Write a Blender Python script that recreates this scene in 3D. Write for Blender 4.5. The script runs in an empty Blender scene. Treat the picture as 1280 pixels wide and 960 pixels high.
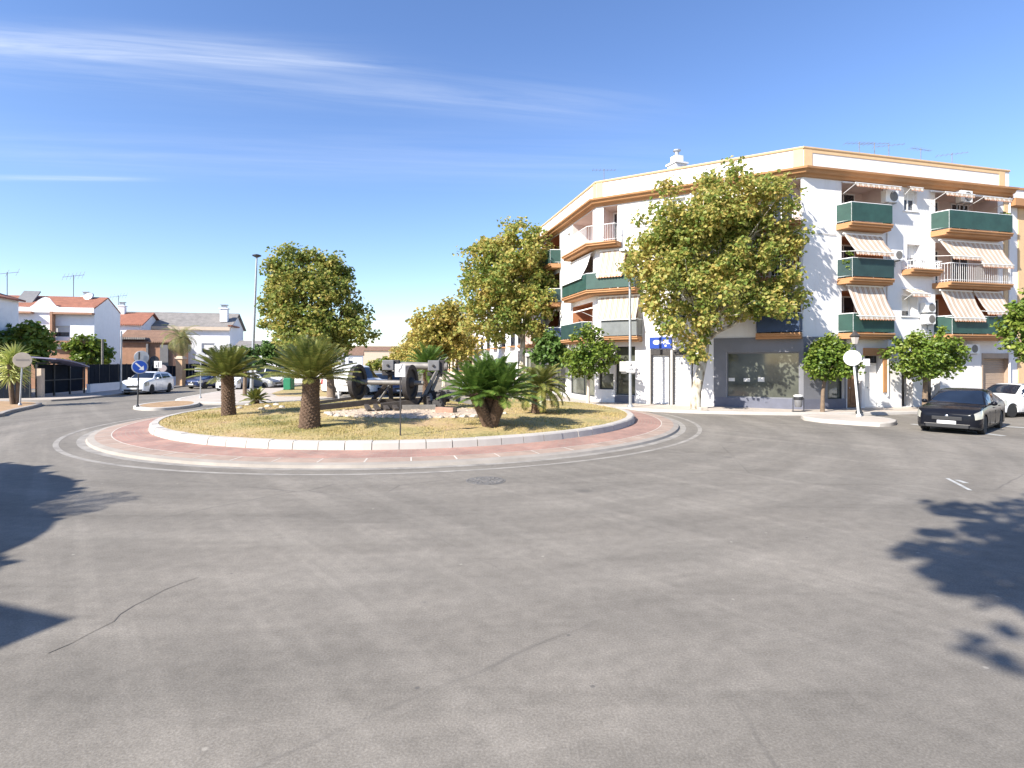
import bpy, bmesh, math, random
import numpy as np
from mathutils import Matrix, Vector
R = math.radians
PI = math.pi
S = bpy.context.scene
COL = S.collection
HC, VH, FL = 2.45, 452.0, 700.0       # camera height, horizon row and focal length of the 1280 px photograph

def G(u, v, h=0.0):                    # ground point (height h) seen at photo pixel u, v
    Y = FL * (HC - h) / (v - VH)
    return ((u - 640) / FL * Y, Y)
def XU(u, Y): return (u - 640) / FL * Y
def ZV(v, Y): return HC + (VH - v) / FL * Y

# ------------------------------------------------------------------ node helpers
def node(nt, kind, ins=None, **attrs):
    n = nt.nodes.new(kind)
    for k, v in attrs.items(): setattr(n, k, v)
    for k, v in (ins or {}).items():
        s = n.inputs[k]
        if isinstance(v, bpy.types.NodeSocket): nt.links.new(v, s)
        else: s.default_value = v
    return n
def math_(nt, op, a, b=0.0, c=0.0, clamp=False):
    n = nt.nodes.new('ShaderNodeMath'); n.operation = op; n.use_clamp = clamp
    for i, v in enumerate((a, b, c)):
        if isinstance(v, bpy.types.NodeSocket): nt.links.new(v, n.inputs[i])
        else: n.inputs[i].default_value = v
    return n.outputs[0]
def ramp(nt, fac, stops, interp='LINEAR'):
    n = nt.nodes.new('ShaderNodeValToRGB'); cr = n.color_ramp; cr.interpolation = interp
    while len(cr.elements) > 1: cr.elements.remove(cr.elements[-1])
    cr.elements[0].position = stops[0][0]; cr.elements[0].color = c4(stops[0][1])
    for p, c in stops[1:]:
        e = cr.elements.new(p); e.color = c4(c)
    nt.links.new(fac, n.inputs[0]); return n.outputs[0]
def c4(c):
    if isinstance(c, (int, float)): c = (c, c, c)
    return (c[0], c[1], c[2], 1.0)
def mixc(nt, fac, a, b, mode='MIX'):
    n = nt.nodes.new('ShaderNodeMix'); n.data_type = 'RGBA'; n.blend_type = mode
    for idx, v in ((0, fac), (6, a), (7, b)):
        if isinstance(v, bpy.types.NodeSocket): nt.links.new(v, n.inputs[idx])
        else: n.inputs[idx].default_value = v if idx == 0 else c4(v)
    return n.outputs[2]
def newmat(name):
    m = bpy.data.materials.new(name); m.use_nodes = True
    nt = m.node_tree; nt.nodes.clear()
    out = nt.nodes.new('ShaderNodeOutputMaterial')
    b = nt.nodes.new('ShaderNodeBsdfPrincipled'); nt.links.new(b.outputs[0], out.inputs[0])
    return m, nt, b, out
def objco(nt): return nt.nodes.new('ShaderNodeTexCoord').outputs['Object']
def noise(nt, co, scale, detail=4.0, rough=0.55):
    return node(nt, 'ShaderNodeTexNoise', {'Vector': co, 'Scale': scale, 'Detail': detail, 'Roughness': rough}).outputs[0]
def bump(nt, b, h, strength=0.3, dist=0.02):
    n = node(nt, 'ShaderNodeBump', {'Height': h, 'Strength': strength, 'Distance': dist})
    nt.links.new(n.outputs[0], b.inputs['Normal'])
def M(name, col, rough=0.6, metal=0.0, var=0.12, scale=3.0, bmp=0.0, bscale=40.0, coat=0.0, spec=0.5, dirt=None):
    m, nt, b, out = newmat(name)
    co = objco(nt)
    n1 = noise(nt, co, scale, 5.0, 0.6)
    lo = [max(0, c * (1 - var)) for c in col]; hi = [min(1, c * (1 + var)) for c in col]
    c = ramp(nt, n1, [(0.3, lo), (0.7, hi)])
    if dirt:
        n2 = noise(nt, node(nt, 'ShaderNodeMapping', {'Vector': co, 'Scale': (1.3, 1.3, 0.25)}).outputs[0], 1.6, 6.0, 0.65)
        c = mixc(nt, ramp(nt, n2, [(0.52, 0.0), (0.78, dirt[1])]), c, dirt[0])
    nt.links.new(c, b.inputs['Base Color'])
    b.inputs['Roughness'].default_value = rough; b.inputs['Metallic'].default_value = metal
    b.inputs['Specular IOR Level'].default_value = spec
    b.inputs['Coat Weight'].default_value = coat; b.inputs['Coat Roughness'].default_value = 0.05
    if bmp: bump(nt, b, noise(nt, co, bscale, 4.0), bmp, 0.02)
    return m
LB = 1.75
def leafmat(name, cols, trans=0.35, rough=0.5, fac_scale=0.0):
    m, nt, b, out = newmat(name); cols = [[min(.6, k*LB) for k in c] for c in cols]
    r = nt.nodes.new('ShaderNodeNewGeometry').outputs['Random Per Island']
    nz = noise(nt, objco(nt), 0.55, 2.0)
    f = math_(nt, 'ADD', math_(nt, 'MULTIPLY', r, 0.62), math_(nt, 'MULTIPLY', math_(nt, 'SUBTRACT', nz, 0.31), 1.0), clamp=True)
    n = len(cols); c = ramp(nt, f, [(i / (n - 1), k) for i, k in enumerate(cols)])
    nt.links.new(c, b.inputs['Base Color']); b.inputs['Roughness'].default_value = rough
    b.inputs['Specular IOR Level'].default_value = 0.35
    t = node(nt, 'ShaderNodeBsdfTranslucent', {'Color': c})
    mx = node(nt, 'ShaderNodeMixShader', {0: trans, 1: b.outputs[0], 2: t.outputs[0]})
    nt.links.new(mx.outputs[0], out.inputs[0])
    return m

# ------------------------------------------------------------------ mesh builder
class MB:
    def __init__(s, xf=None): s.v = []; s.f = []; s.mi = []; s.xf = xf; s.cur = 0; s.uv = {}
    def add(s, verts, faces, uvs=None):
        o = len(s.v)
        for p in verts:
            p = Vector(p); s.v.append(s.xf @ p if s.xf else p)
        for k, f in enumerate(faces):
            if uvs: s.uv[len(s.f)] = uvs[k]
            s.f.append(tuple(i + o for i in f)); s.mi.append(s.cur)
        return s
    def quad(s, a, b, c, d, uv=None): return s.add([a, b, c, d], [(0, 1, 2, 3)], [uv] if uv else None)
    def box(s, c, sz, rz=0.0, rot=None):
        x, y, z = (k / 2 for k in sz)
        m = rot if rot else Matrix.Rotation(rz, 3, 'Z')
        vs = [Vector(c) + m @ Vector((i * x, j * y, k * z)) for k in (-1, 1) for j in (-1, 1) for i in (-1, 1)]
        return s.add(vs, [(0, 2, 3, 1), (4, 5, 7, 6), (0, 1, 5, 4), (2, 6, 7, 3), (0, 4, 6, 2), (1, 3, 7, 5)])
    def bb(s, x0, x1, y0, y1, z0, z1): return s.box(((x0+x1)/2, (y0+y1)/2, (z0+z1)/2), (abs(x1-x0), abs(y1-y0), abs(z1-z0)))
    def cyl(s, p0, p1, r0, r1=None, n=12, cap=True):
        return s.tube([p0, p1], [r0, r0 if r1 is None else r1], n, cap)
    def tube(s, path, rad, n=8, cap=True):
        path = [Vector(p) for p in path]
        if not isinstance(rad, (list, tuple)): rad = [rad] * len(path)
        vs, fs = [], []
        prev = None
        for i, p in enumerate(path):
            t = (path[min(i+1, len(path)-1)] - path[max(i-1, 0)]).normalized()
            if prev is None:
                a = t.orthogonal().normalized()
            else:
                a = (prev - t * prev.dot(t)).normalized()
            prev = a; b = t.cross(a)
            for k in range(n):
                g = 2 * PI * k / n
                vs.append(p + (a * math.cos(g) + b * math.sin(g)) * rad[i])
        for i in range(len(path) - 1):
            for k in range(n):
                fs.append((i*n+k, i*n+(k+1) % n, (i+1)*n+(k+1) % n, (i+1)*n+k))
        if cap:
            fs.append(tuple(range(n-1, -1, -1))); fs.append(tuple((len(path)-1)*n + k for k in range(n)))
        return s.add(vs, fs)
    def prism(s, poly, z0, z1):
        n = len(poly)
        if sum(poly[i][0]*poly[(i+1)%n][1]-poly[(i+1)%n][0]*poly[i][1] for i in range(n)) < 0: poly = poly[::-1]
        vs = [(p[0], p[1], z0) for p in poly] + [(p[0], p[1], z1) for p in poly]
        fs = [tuple(range(n-1, -1, -1)), tuple(range(n, 2*n))] + [(i, (i+1) % n, n+(i+1) % n, n+i) for i in range(n)]
        return s.add(vs, fs)
    def lathe(s, prof, c=(0, 0, 0), n=20, axis='Z', rot=None):
        vs, fs = [], []
        for r, h in prof:
            for k in range(n):
                g = 2*PI*k/n; a, b = r*math.cos(g), r*math.sin(g)
                p = Vector((a, b, h)) if axis == 'Z' else (Vector((a, h, b)) if axis == 'Y' else Vector((h, a, b)))
                if rot: p = rot @ p
                vs.append(Vector(c) + p)
        for i in range(len(prof)-1):
            for k in range(n):
                fs.append((i*n+k, i*n+(k+1) % n, (i+1)*n+(k+1) % n, (i+1)*n+k))
        fs.append(tuple(range(n-1, -1, -1))); fs.append(tuple((len(prof)-1)*n+k for k in range(n)))
        return s.add(vs, fs)
    def ball(s, c, r, n=12, m=8):
        rx, ry, rz = r if isinstance(r, (tuple, list)) else (r, r, r)
        vs, fs = [], []
        for i in range(m+1):
            a = -PI/2 + PI*i/m
            for k in range(n):
                g = 2*PI*k/n
                vs.append((c[0]+rx*math.cos(a)*math.cos(g), c[1]+ry*math.cos(a)*math.sin(g), c[2]+rz*math.sin(a)))
        for i in range(m):
            for k in range(n): fs.append((i*n+k, i*n+(k+1)%n, (i+1)*n+(k+1)%n, (i+1)*n+k))
        return s.add(vs, fs)
    def build(s, name, mat, parent=None, smooth=None, bevel=0.0, fix=True, seg=2, world=False):
        me = bpy.data.meshes.new(name)
        vs = s.v
        if world and parent is not None:
            w = parent.matrix_basis.copy()
            q = parent.parent
            while q is not None: w = q.matrix_basis @ w; q = q.parent
            wi = w.inverted(); vs = [wi @ Vector(p) for p in vs]
        me.from_pydata([tuple(p) for p in vs], [], s.f)
        for m in (mat if isinstance(mat, (list, tuple)) else [mat]): me.materials.append(m)
        if any(s.mi): me.polygons.foreach_set('material_index', s.mi)
        if s.uv:
            ul = me.uv_layers.new(name='UVMap')
            for fi, uv in s.uv.items():
                p = me.polygons[fi]
                for k, li in enumerate(p.loop_indices): ul.data[li].uv = uv[k]
        if fix:
            bm = bmesh.new(); bm.from_mesh(me)
            bmesh.ops.recalc_face_normals(bm, faces=bm.faces); bm.to_mesh(me); bm.free()
        if smooth is not None:
            me.polygons.foreach_set('use_smooth', [True]*len(me.polygons)); me.set_sharp_from_angle(angle=R(smooth))
        me.update()
        o = bpy.data.objects.new(name, me); COL.objects.link(o)
        if parent is not None: o.parent = parent
        if bevel:
            b = o.modifiers.new('bevel', 'BEVEL'); b.width = bevel; b.segments = seg; b.limit_method = 'ANGLE'; b.angle_limit = R(40)
        return o

def tag(o, label, cat, group=None, kind=None):
    if label: o['label'] = label
    if cat: o['category'] = cat
    if group: o['group'] = group
    if kind: o['kind'] = kind
    return o
def thing(name, label, cat, loc=(0, 0, 0), rz=0.0, group=None):
    o = bpy.data.objects.new(name, None); COL.objects.link(o)
    o.empty_display_size = 0.3
    o.location = loc; o.rotation_euler = (0, 0, rz)
    o.matrix_basis = Matrix.Translation(Vector(loc)) @ Matrix.Rotation(rz, 4, 'Z')
    return tag(o, label, cat, group)
def kids(o): return [c for c in bpy.data.objects if c.parent == o]
def dup(o, loc, rz, label, group=None, scale=1.0, parent=None):
    c = o.copy(); COL.objects.link(c); c.parent = parent
    if parent is None:
        c.location = loc; c.rotation_euler = (0, 0, rz); c.scale = (scale,)*3
        if label: c['label'] = label
        if group: c['group'] = group
    for k in kids(o): dup(k, None, None, None, parent=c)
    return c
def struct(o): o['kind'] = 'structure'; return o
def text_part(name, body, size, loc, rot, mat, parent, align='CENTER'):
    cu = bpy.data.curves.new(name, 'FONT'); cu.body = body; cu.size = size; cu.extrude = 0.003
    cu.align_x = align; cu.align_y = 'CENTER'
    ob = bpy.data.objects.new(name, cu); COL.objects.link(ob)
    dg = bpy.context.evaluated_depsgraph_get()
    me = bpy.data.meshes.new_from_object(ob.evaluated_get(dg))
    bpy.data.objects.remove(ob)
    o = bpy.data.objects.new(name, me); COL.objects.link(o); me.materials.clear(); me.materials.append(mat)
    o.parent = parent; o.location = loc; o.rotation_euler = rot
    return o

# ------------------------------------------------------------------ materials
def asphalt():
    m, nt, b, out = newmat('asphalt')
    co = objco(nt)
    fine = noise(nt, co, 55.0, 3.0, 0.7); mid = noise(nt, co, 6.0, 5.0, 0.6); big = noise(nt, co, 0.35, 4.0, 0.55)
    c = ramp(nt, fine, [(0.28, (0.152, 0.136, 0.114)), (0.5, (0.200, 0.181, 0.153)), (0.74, (0.268, 0.244, 0.21))])
    c = mixc(nt, 1.0, c, ramp(nt, mid, [(0.3, 0.88), (0.7, 1.1)]), 'MULTIPLY')
    c = mixc(nt, 1.0, c, ramp(nt, big, [(0.32, (0.90, 0.90, 0.90)), (0.68, (1.07, 1.06, 1.05))]), 'MULTIPLY')
    # tyre worn bands that follow the roundabout
    sx = node(nt, 'ShaderNodeSeparateXYZ', {0: co})
    dx = math_(nt, 'SUBTRACT', sx.outputs[0], CX); dy = math_(nt, 'SUBTRACT', sx.outputs[1], CY)
    rr = math_(nt, 'SQRT', math_(nt, 'ADD', math_(nt, 'MULTIPLY', dx, dx), math_(nt, 'MULTIPLY', dy, dy)))
    ang = math_(nt, 'ARCTAN2', dy, dx)
    pv = node(nt, 'ShaderNodeCombineXYZ', {0: math_(nt, 'MULTIPLY', ang, 3.0), 1: math_(nt, 'MULTIPLY', rr, 1.3), 2: 0.0}).outputs[0]
    band = noise(nt, pv, 0.85, 5.0, 0.6)
    c = mixc(nt, 1.0, c, ramp(nt, band, [(0.34, 0.87), (0.5, 1.0), (0.66, 1.15)]), 'MULTIPLY')
    # straight pale tyre streaks and oil drips
    su = math_(nt, 'ADD', math_(nt, 'MULTIPLY', sx.outputs[0], 0.63), math_(nt, 'MULTIPLY', sx.outputs[1], -0.77)); sv = math_(nt, 'ADD', math_(nt, 'MULTIPLY', sx.outputs[0], 0.77), math_(nt, 'MULTIPLY', sx.outputs[1], 0.63))
    st_ = noise(nt, node(nt, 'ShaderNodeCombineXYZ', {0: math_(nt, 'MULTIPLY', su, 0.13), 1: math_(nt, 'MULTIPLY', sv, 2.6), 2: 4.0}).outputs[0], 0.8, 4.0, 0.6)
    c = mixc(nt, 1.0, c, ramp(nt, st_, [(0.36, 0.95), (0.54, 1.0), (0.62, 1.09), (0.72, 1.12)]), 'MULTIPLY')
    sw_ = noise(nt, node(nt, 'ShaderNodeCombineXYZ', {0: math_(nt, 'MULTIPLY', sx.outputs[0], 0.22), 1: math_(nt, 'MULTIPLY', sx.outputs[1], 2.6), 2: 9.0}).outputs[0], 0.7, 5.0, 0.6)
    c = mixc(nt, 1.0, c, ramp(nt, sw_, [(0.30, 0.86), (0.42, 1.0), (0.60, 1.0), (0.72, 1.07)]), 'MULTIPLY')
    v3 = node(nt, 'ShaderNodeTexVoronoi', {'Vector': co, 'Scale': 0.55, 'Randomness': 1.0}, feature='F1')
    dr = math_(nt, 'MULTIPLY', ramp(nt, v3.outputs['Distance'], [(0.05, 0.45), (0.12, 0.0)]), ramp(nt, v3.outputs['Color'], [(0.5, 0.0), (0.6, 1.0)]))
    c = mixc(nt, dr, c, (0.085, 0.08, 0.075))
    # cracks
    wob = node(nt, 'ShaderNodeMix', {0: 0.12, 4: co, 5: node(nt, 'ShaderNodeTexNoise', {'Vector': co, 'Scale': 1.3, 'Detail': 3.0}).outputs['Color']}, data_type='VECTOR').outputs[1]
    vo = node(nt, 'ShaderNodeTexVoronoi', {'Vector': wob, 'Scale': 0.16}, feature='DISTANCE_TO_EDGE').outputs['Distance']
    crk = ramp(nt, vo, [(0.0, 0.8), (0.0016, 0.0)])
    crk = math_(nt, 'MULTIPLY', crk, ramp(nt, big, [(0.45, 0.0), (0.6, 0.6)]))
    c = mixc(nt, crk, c, (0.07, 0.065, 0.06))
    # pale chips and dark specks
    v2 = node(nt, 'ShaderNodeTexVoronoi', {'Vector': co, 'Scale': 2.2, 'Randomness': 1.0}, feature='F1')
    c = mixc(nt, ramp(nt, v2.outputs['Distance'], [(0.03, 0.7), (0.055, 0.0)]), c, ramp(nt, v2.outputs['Color'], [(0.35, (0.09, 0.085, 0.08)), (0.6, (0.36, 0.33, 0.28))]))
    nt.links.new(c, b.inputs['Base Color']); b.inputs['Roughness'].default_value = 0.85
    b.inputs['Specular IOR Level'].default_value = 0.25
    bump(nt, b, fine, 0.45, 0.006)
    return m
def pavers(name, c1, c2, mortar, uvname=True, scale=1.0, bw=0.24, bh=0.12):
    m, nt, b, out = newmat(name)
    tc = nt.nodes.new('ShaderNodeTexCoord'); uv = tc.outputs['UV']
    br = node(nt, 'ShaderNodeTexBrick', {'Vector': uv, 'Color1': c4(c1), 'Color2': c4(c2), 'Mortar': c4(mortar), 'Scale': scale,
              'Mortar Size': 0.012, 'Brick Width': bw, 'Row Height': bh, 'Bias': 0.0})
    n1 = noise(nt, tc.outputs['Object'], 0.9, 5.0, 0.6)
    c = mixc(nt, 1.0, br.outputs[0], ramp(nt, n1, [(0.3, (0.72, 0.74, 0.76)), (0.7, (1.18, 1.16, 1.14))]), 'MULTIPLY')
    n2 = noise(nt, tc.outputs['Object'], 2.3, 6.0, 0.7)
    c = mixc(nt, ramp(nt, n2, [(0.55, 0.0), (0.75, 0.55)]), c, (0.36, 0.30, 0.25))
    nt.links.new(c, b.inputs['Base Color']); b.inputs['Roughness'].default_value = 0.85
    bump(nt, b, br.outputs['Fac'], -0.3, 0.005)
    return m
def striped():
    m, nt, b, out = newmat('awning_canvas')
    uv = nt.nodes.new('ShaderNodeTexCoord').outputs['UV']
    x = node(nt, 'ShaderNodeSeparateXYZ', {0: uv}).outputs[0]
    f = math_(nt, 'FRACT', math_(nt, 'MULTIPLY', x, 3.1))
    c = ramp(nt, f, [(0.0, (0.70, 0.65, 0.57)), (0.46, (0.70, 0.65, 0.57)), (0.52, (0.50, 0.345, 0.24)), (0.66, (0.50, 0.345, 0.24)), (0.70, (0.66, 0.58, 0.46)), (0.78, (0.66, 0.58, 0.46)), (0.82, (0.50, 0.345, 0.24)), (0.94, (0.50, 0.345, 0.24)), (1.0, (0.70, 0.65, 0.57))])
    n = noise(nt, objco(nt), 1.2, 5.0); c = mixc(nt, 1.0, c, ramp(nt, n, [(0.3, 0.9), (0.7, 1.06)]), 'MULTIPLY')
    nt.links.new(c, b.inputs['Base Color']); b.inputs['Roughness'].default_value = 0.9
    t = node(nt, 'ShaderNodeBsdfTranslucent', {'Color': c})
    mx = node(nt, 'ShaderNodeMixShader', {0: 0.25, 1: b.outputs[0], 2: t.outputs[0]}); nt.links.new(mx.outputs[0], out.inputs[0])
    return m
def roof_tiles(name, col):
    m, nt, b, out = newmat(name)
    co = objco(nt)
    w = node(nt, 'ShaderNodeTexWave', {'Vector': co, 'Scale': 1.6, 'Distortion': 0.6, 'Detail': 2.0}, wave_type='BANDS', bands_direction='X')
    n1 = noise(nt, co, 2.0, 5.0, 0.65)
    c = ramp(nt, n1, [(0.3, [k*0.75 for k in col]), (0.7, [min(1, k*1.25) for k in col])])
    c = mixc(nt, ramp(nt, w.outputs['Fac'], [(0.0, 0.35), (0.35, 0.0)]), c, [k*0.5 for k in col])
    nt.links.new(c, b.inputs['Base Color']); b.inputs['Roughness'].default_value = 0.85
    bump(nt, b, w.outputs['Fac'], 0.6, 0.05); return m
def glassmat(name, col=(0.02, 0.025, 0.03), rough=0.06):
    m, nt, b, out = newmat(name)
    n = noise(nt, objco(nt), 0.9, 2.0)
    nt.links.new(ramp(nt, n, [(0.35, [k*0.7 for k in col]), (0.7, [k*1.5 for k in col])]), b.inputs['Base Color'])
    b.inputs['Roughness'].default_value = rough; b.inputs['Specular IOR Level'].default_value = 0.8
    return m
def drygrass():
    m, nt, b, out = newmat('dry_turf')
    co = objco(nt)
    a = noise(nt, co, 0.55, 5.0, 0.6); d = noise(nt, co, 9.0, 5.0, 0.7)
    c = ramp(nt, a, [(0.3, (0.20, 0.19, 0.06)), (0.45, (0.37, 0.295, 0.12)), (0.58, (0.43, 0.315, 0.145)), (0.66, (0.40, 0.27, 0.15)), (0.78, (0.25, 0.23, 0.08))])
    c = mixc(nt, 1.0, c, ramp(nt, d, [(0.3, 0.62), (0.7, 1.3)]), 'MULTIPLY')
    nt.links.new(c, b.inputs['Base Color']); b.inputs['Roughness'].default_value = 0.95
    bump(nt, b, d, 0.8, 0.05); return m
def scales(name, a, bcol):
    m, nt, b, out = newmat(name)
    co = objco(nt); v = node(nt, 'ShaderNodeTexVoronoi', {'Vector': node(nt, 'ShaderNodeMapping', {'Vector': co, 'Scale': (1, 1, 1.4)}).outputs[0], 'Scale': 14.0})
    n = noise(nt, co, 3.0, 4.0)
    c = mixc(nt, n, a, bcol); c = mixc(nt, ramp(nt, v.outputs['Distance'], [(0.2, 0.0), (0.6, 0.6)]), c, [k*0.4 for k in a])
    nt.links.new(c, b.inputs['Base Color']); b.inputs['Roughness'].default_value = 0.9
    bump(nt, b, v.outputs['Distance'], -0.8, 0.03); return m
def bark():
    m, nt, b, out = newmat('plane_tree_bark')
    co = objco(nt); n1 = noise(nt, node(nt, 'ShaderNodeMapping', {'Vector': co, 'Scale': (1, 1, 0.45)}).outputs[0], 5.0, 4.0, 0.5)
    c = ramp(nt, n1, [(0.36, (0.20, 0.16, 0.11)), (0.45, (0.36, 0.31, 0.23)), (0.55, (0.50, 0.46, 0.37)), (0.7, (0.56, 0.53, 0.45))])
    nt.links.new(c, b.inputs['Base Color']); b.inputs['Roughness'].default_value = 0.85
    bump(nt, b, n1, 0.5, 0.02); return m

CX, CY = -4.33, 23.8                   # centre of the roundabout
R_LINE, R_AP, R_K = 11.75, 10.98, 9.35
mt = {}
mt['asphalt'] = asphalt()
mt['brick_paver'] = pavers('brick_paver', (0.37, 0.205, 0.16), (0.31, 0.175, 0.14), (0.32, 0.235, 0.185))
mt['slab_paver'] = M('slab_paver', (0.34, 0.25, 0.195), 0.85, var=0.18, scale=1.6, bmp=0.2)
mt['pale_joint'] = M('pale_joint', (0.55, 0.50, 0.43), 0.85, var=0.15)
mt['kerb'] = M('kerb_concrete', (0.45, 0.415, 0.37), 0.8, var=0.1, scale=1.1, bmp=0.15, dirt=((0.40, 0.36, 0.30), 0.5))
mt['kerb_grey'] = M('kerb_grey', (0.31, 0.275, 0.235), 0.85, var=0.15, scale=1.2, bmp=0.2)
mt['sidewalk'] = M('sidewalk_concrete', (0.45, 0.39, 0.33), 0.85, var=0.14, scale=0.8, bmp=0.15, dirt=((0.38, 0.33, 0.28), 0.4))
mt['ground'] = M('dry_ground', (0.34, 0.29, 0.2), 0.95, var=0.3, scale=0.2)
mt['soil'] = M('dry_soil', (0.34, 0.22, 0.12), 0.95, var=0.3, scale=4.0, bmp=0.6, bscale=18)
mt['paint'] = M('worn_road_paint', (0.285, 0.262, 0.228), 0.8, var=0.28, scale=2.2)
mt['paint_white'] = M('white_road_paint', (0.40, 0.40, 0.38), 0.8, var=0.3, scale=5.0)
mt['turf'] = drygrass()
mt['blade'] = leafmat('grass_blade', [(0.08, 0.095, 0.026), (0.21, 0.175, 0.063), (0.29, 0.23, 0.10), (0.25, 0.18, 0.08)], 0.25, 0.8)
mt['stone'] = M('pale_stone', (0.48, 0.42, 0.34), 0.9, var=0.2, scale=5.0, bmp=0.5, bscale=14)
mt['rubble'] = M('rubble', (0.44, 0.35, 0.26), 0.95, var=0.3, scale=6.0, bmp=0.9, bscale=16)
mt['white'] = M('white_render', (0.74, 0.72, 0.70), 0.85, var=0.03, scale=0.7, bmp=0.06, bscale=60, dirt=((0.52, 0.48, 0.43), 0.36))
mt['cream'] = M('cream_trim', (0.62, 0.43, 0.24), 0.8, var=0.06)
mt['ochre'] = M('ochre_trim', (0.42, 0.215, 0.095), 0.8, var=0.1, scale=1.2, dirt=((0.4, 0.2, 0.08), 0.4))
mt['terra'] = M('terracotta_render', (0.50, 0.23, 0.12), 0.85, var=0.12, scale=1.0)
mt['loggia'] = M('loggia_render', (0.66, 0.55, 0.51), 0.85, var=0.06)
mt['grey_clad'] = M('grey_cladding', (0.155, 0.157, 0.172), 0.55, var=0.08, scale=1.4, dirt=((0.18, 0.18, 0.2), 0.5))
mt['plinth'] = M('blue_grey_plinth', (0.12, 0.125, 0.16), 0.6, var=0.1)
mt['green_screen'] = M('green_screen', (0.022, 0.064, 0.05), 0.55, var=0.2, scale=2.0)
mt['darkgreen_screen'] = M('dark_green_screen', (0.02, 0.048, 0.045), 0.6, var=0.2, scale=2.0)
mt['navy_screen'] = M('navy_screen', (0.025, 0.05, 0.11), 0.6, var=0.15)
mt['grey_screen'] = M('grey_screen', (0.16, 0.17, 0.165), 0.6, var=0.15)
mt['canvas'] = striped()
mt['plain_canvas'] = M('plain_canvas', (0.80, 0.77, 0.72), 0.9, var=0.05)
mt['fringe'] = M('orange_fringe', (0.62, 0.26, 0.12), 0.9, var=0.15)
mt['white_metal'] = M('white_metal', (0.78, 0.78, 0.77), 0.4, var=0.04)
mt['grey_metal'] = M('galvanised_metal', (0.42, 0.43, 0.44), 0.45, 0.6, var=0.12, scale=5)
mt['dark_metal'] = M('dark_metal', (0.045, 0.047, 0.05), 0.5, 0.3, var=0.2, scale=5)
mt['sign_back'] = M('sign_back', (0.50, 0.425, 0.33), 0.6, 0.0, var=0.12)
mt['sign_white'] = M('sign_white', (0.66, 0.65, 0.63), 0.4, var=0.04)
mt['sign_blue'] = M('sign_blue', (0.008, 0.06, 0.34), 0.35, var=0.06)
mt['shop_blue'] = M('shop_sign_blue', (0.008, 0.045, 0.30), 0.4, var=0.06)
mt['sign_red'] = M('sign_red', (0.55, 0.12, 0.10), 0.45, var=0.1)
mt['ink'] = M('dark_lettering', (0.12, 0.12, 0.13), 0.6, var=0.1)
mt['ac_white'] = M('painted_casing', (0.80, 0.79, 0.76), 0.45, var=0.05)
mt['glass'] = glassmat('window_glass', (0.03, 0.035, 0.045))
mt['shop_glass'] = glassmat('shop_glass', (0.085, 0.09, 0.07), 0.05)
mt['blind'] = M('roller_blind', (0.70, 0.68, 0.64), 0.7, var=0.05)
mt['shutter'] = M('white_shutter', (0.76, 0.755, 0.75), 0.5, var=0.04)
mt['brown_shutter'] = M('brown_shutter', (0.36, 0.27, 0.20), 0.6, var=0.08)
mt['wood'] = M('varnished_wood', (0.22, 0.11, 0.05), 0.55, var=0.2, scale=6)
mt['old_wood'] = M('weathered_timber', (0.05, 0.04, 0.033), 0.85, var=0.3, scale=6, bmp=0.5)
mt['rust_wood'] = M('reddish_timber', (0.40, 0.24, 0.17), 0.85, var=0.25, scale=6)
mt['iron'] = M('old_iron', (0.045, 0.04, 0.038), 0.7, 0.1, var=0.3, scale=6, bmp=0.3)
mt['iron_light'] = M('grey_painted_iron', (0.20, 0.185, 0.165), 0.6, 0.3, var=0.2, scale=5)
mt['plate_grey'] = M('grey_plate', (0.175, 0.17, 0.17), 0.6, 0.0, var=0.12)
mt['tile_red'] = roof_tiles('red_roof_tiles', (0.31, 0.125, 0.075))
mt['tile_grey'] = roof_tiles('grey_roof_tiles', (0.24, 0.22, 0.20))
mt['tile_brown'] = roof_tiles('brown_roof_tiles', (0.22, 0.13, 0.085))
mt['house_white'] = M('house_white', (0.84, 0.83, 0.83), 0.85, var=0.03, dirt=((0.62, 0.58, 0.54), 0.2))
mt['house_beige'] = M('house_beige', (0.62, 0.50, 0.38), 0.85, var=0.06)
mt['house_brick'] = M('house_brick', (0.38, 0.21, 0.13), 0.85, var=0.15, scale=3)
mt['brick_pillar'] = M('brick_pillar', (0.52, 0.34, 0.20), 0.85, var=0.15, scale=5)
mt['fence_dark'] = M('dark_fence_sheet', (0.012, 0.016, 0.024), 0.9, var=0.2, spec=0.15)
mt['canopy_blue'] = M('lavender_canopy', (0.22, 0.21, 0.30), 0.5, var=0.1)
mt['lamp_glass'] = M('lantern_glass', (0.45, 0.40, 0.36), 0.2, var=0.05)
mt['bark'] = bark()
mt['brown_bark'] = M('brown_bark', (0.17, 0.12, 0.08), 0.9, var=0.3, scale=6, bmp=0.7, bscale=14)
mt['white_bark'] = M('limewashed_bark', (0.60, 0.50, 0.40), 0.9, var=0.15, scale=6, bmp=0.4)
mt['cycad_trunk'] = scales('cycad_trunk', (0.12, 0.07, 0.042), (0.20, 0.13, 0.085))
mt['palm_trunk'] = scales('palm_trunk', (0.30, 0.20, 0.11), (0.40, 0.28, 0.17))
mt['plane_leaf'] = leafmat('plane_leaves', [(0.06, 0.105, 0.02), (0.115, 0.155, 0.032), (0.215, 0.22, 0.056), (0.325, 0.27, 0.08), (0.33, 0.22, 0.08)], 0.48)
mt['plane_leaf_green'] = leafmat('greener_plane_leaves', [(0.058, 0.095, 0.02), (0.095, 0.13, 0.028), (0.155, 0.175, 0.04), (0.25, 0.225, 0.06), (0.31, 0.235, 0.075)], 0.46)
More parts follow.
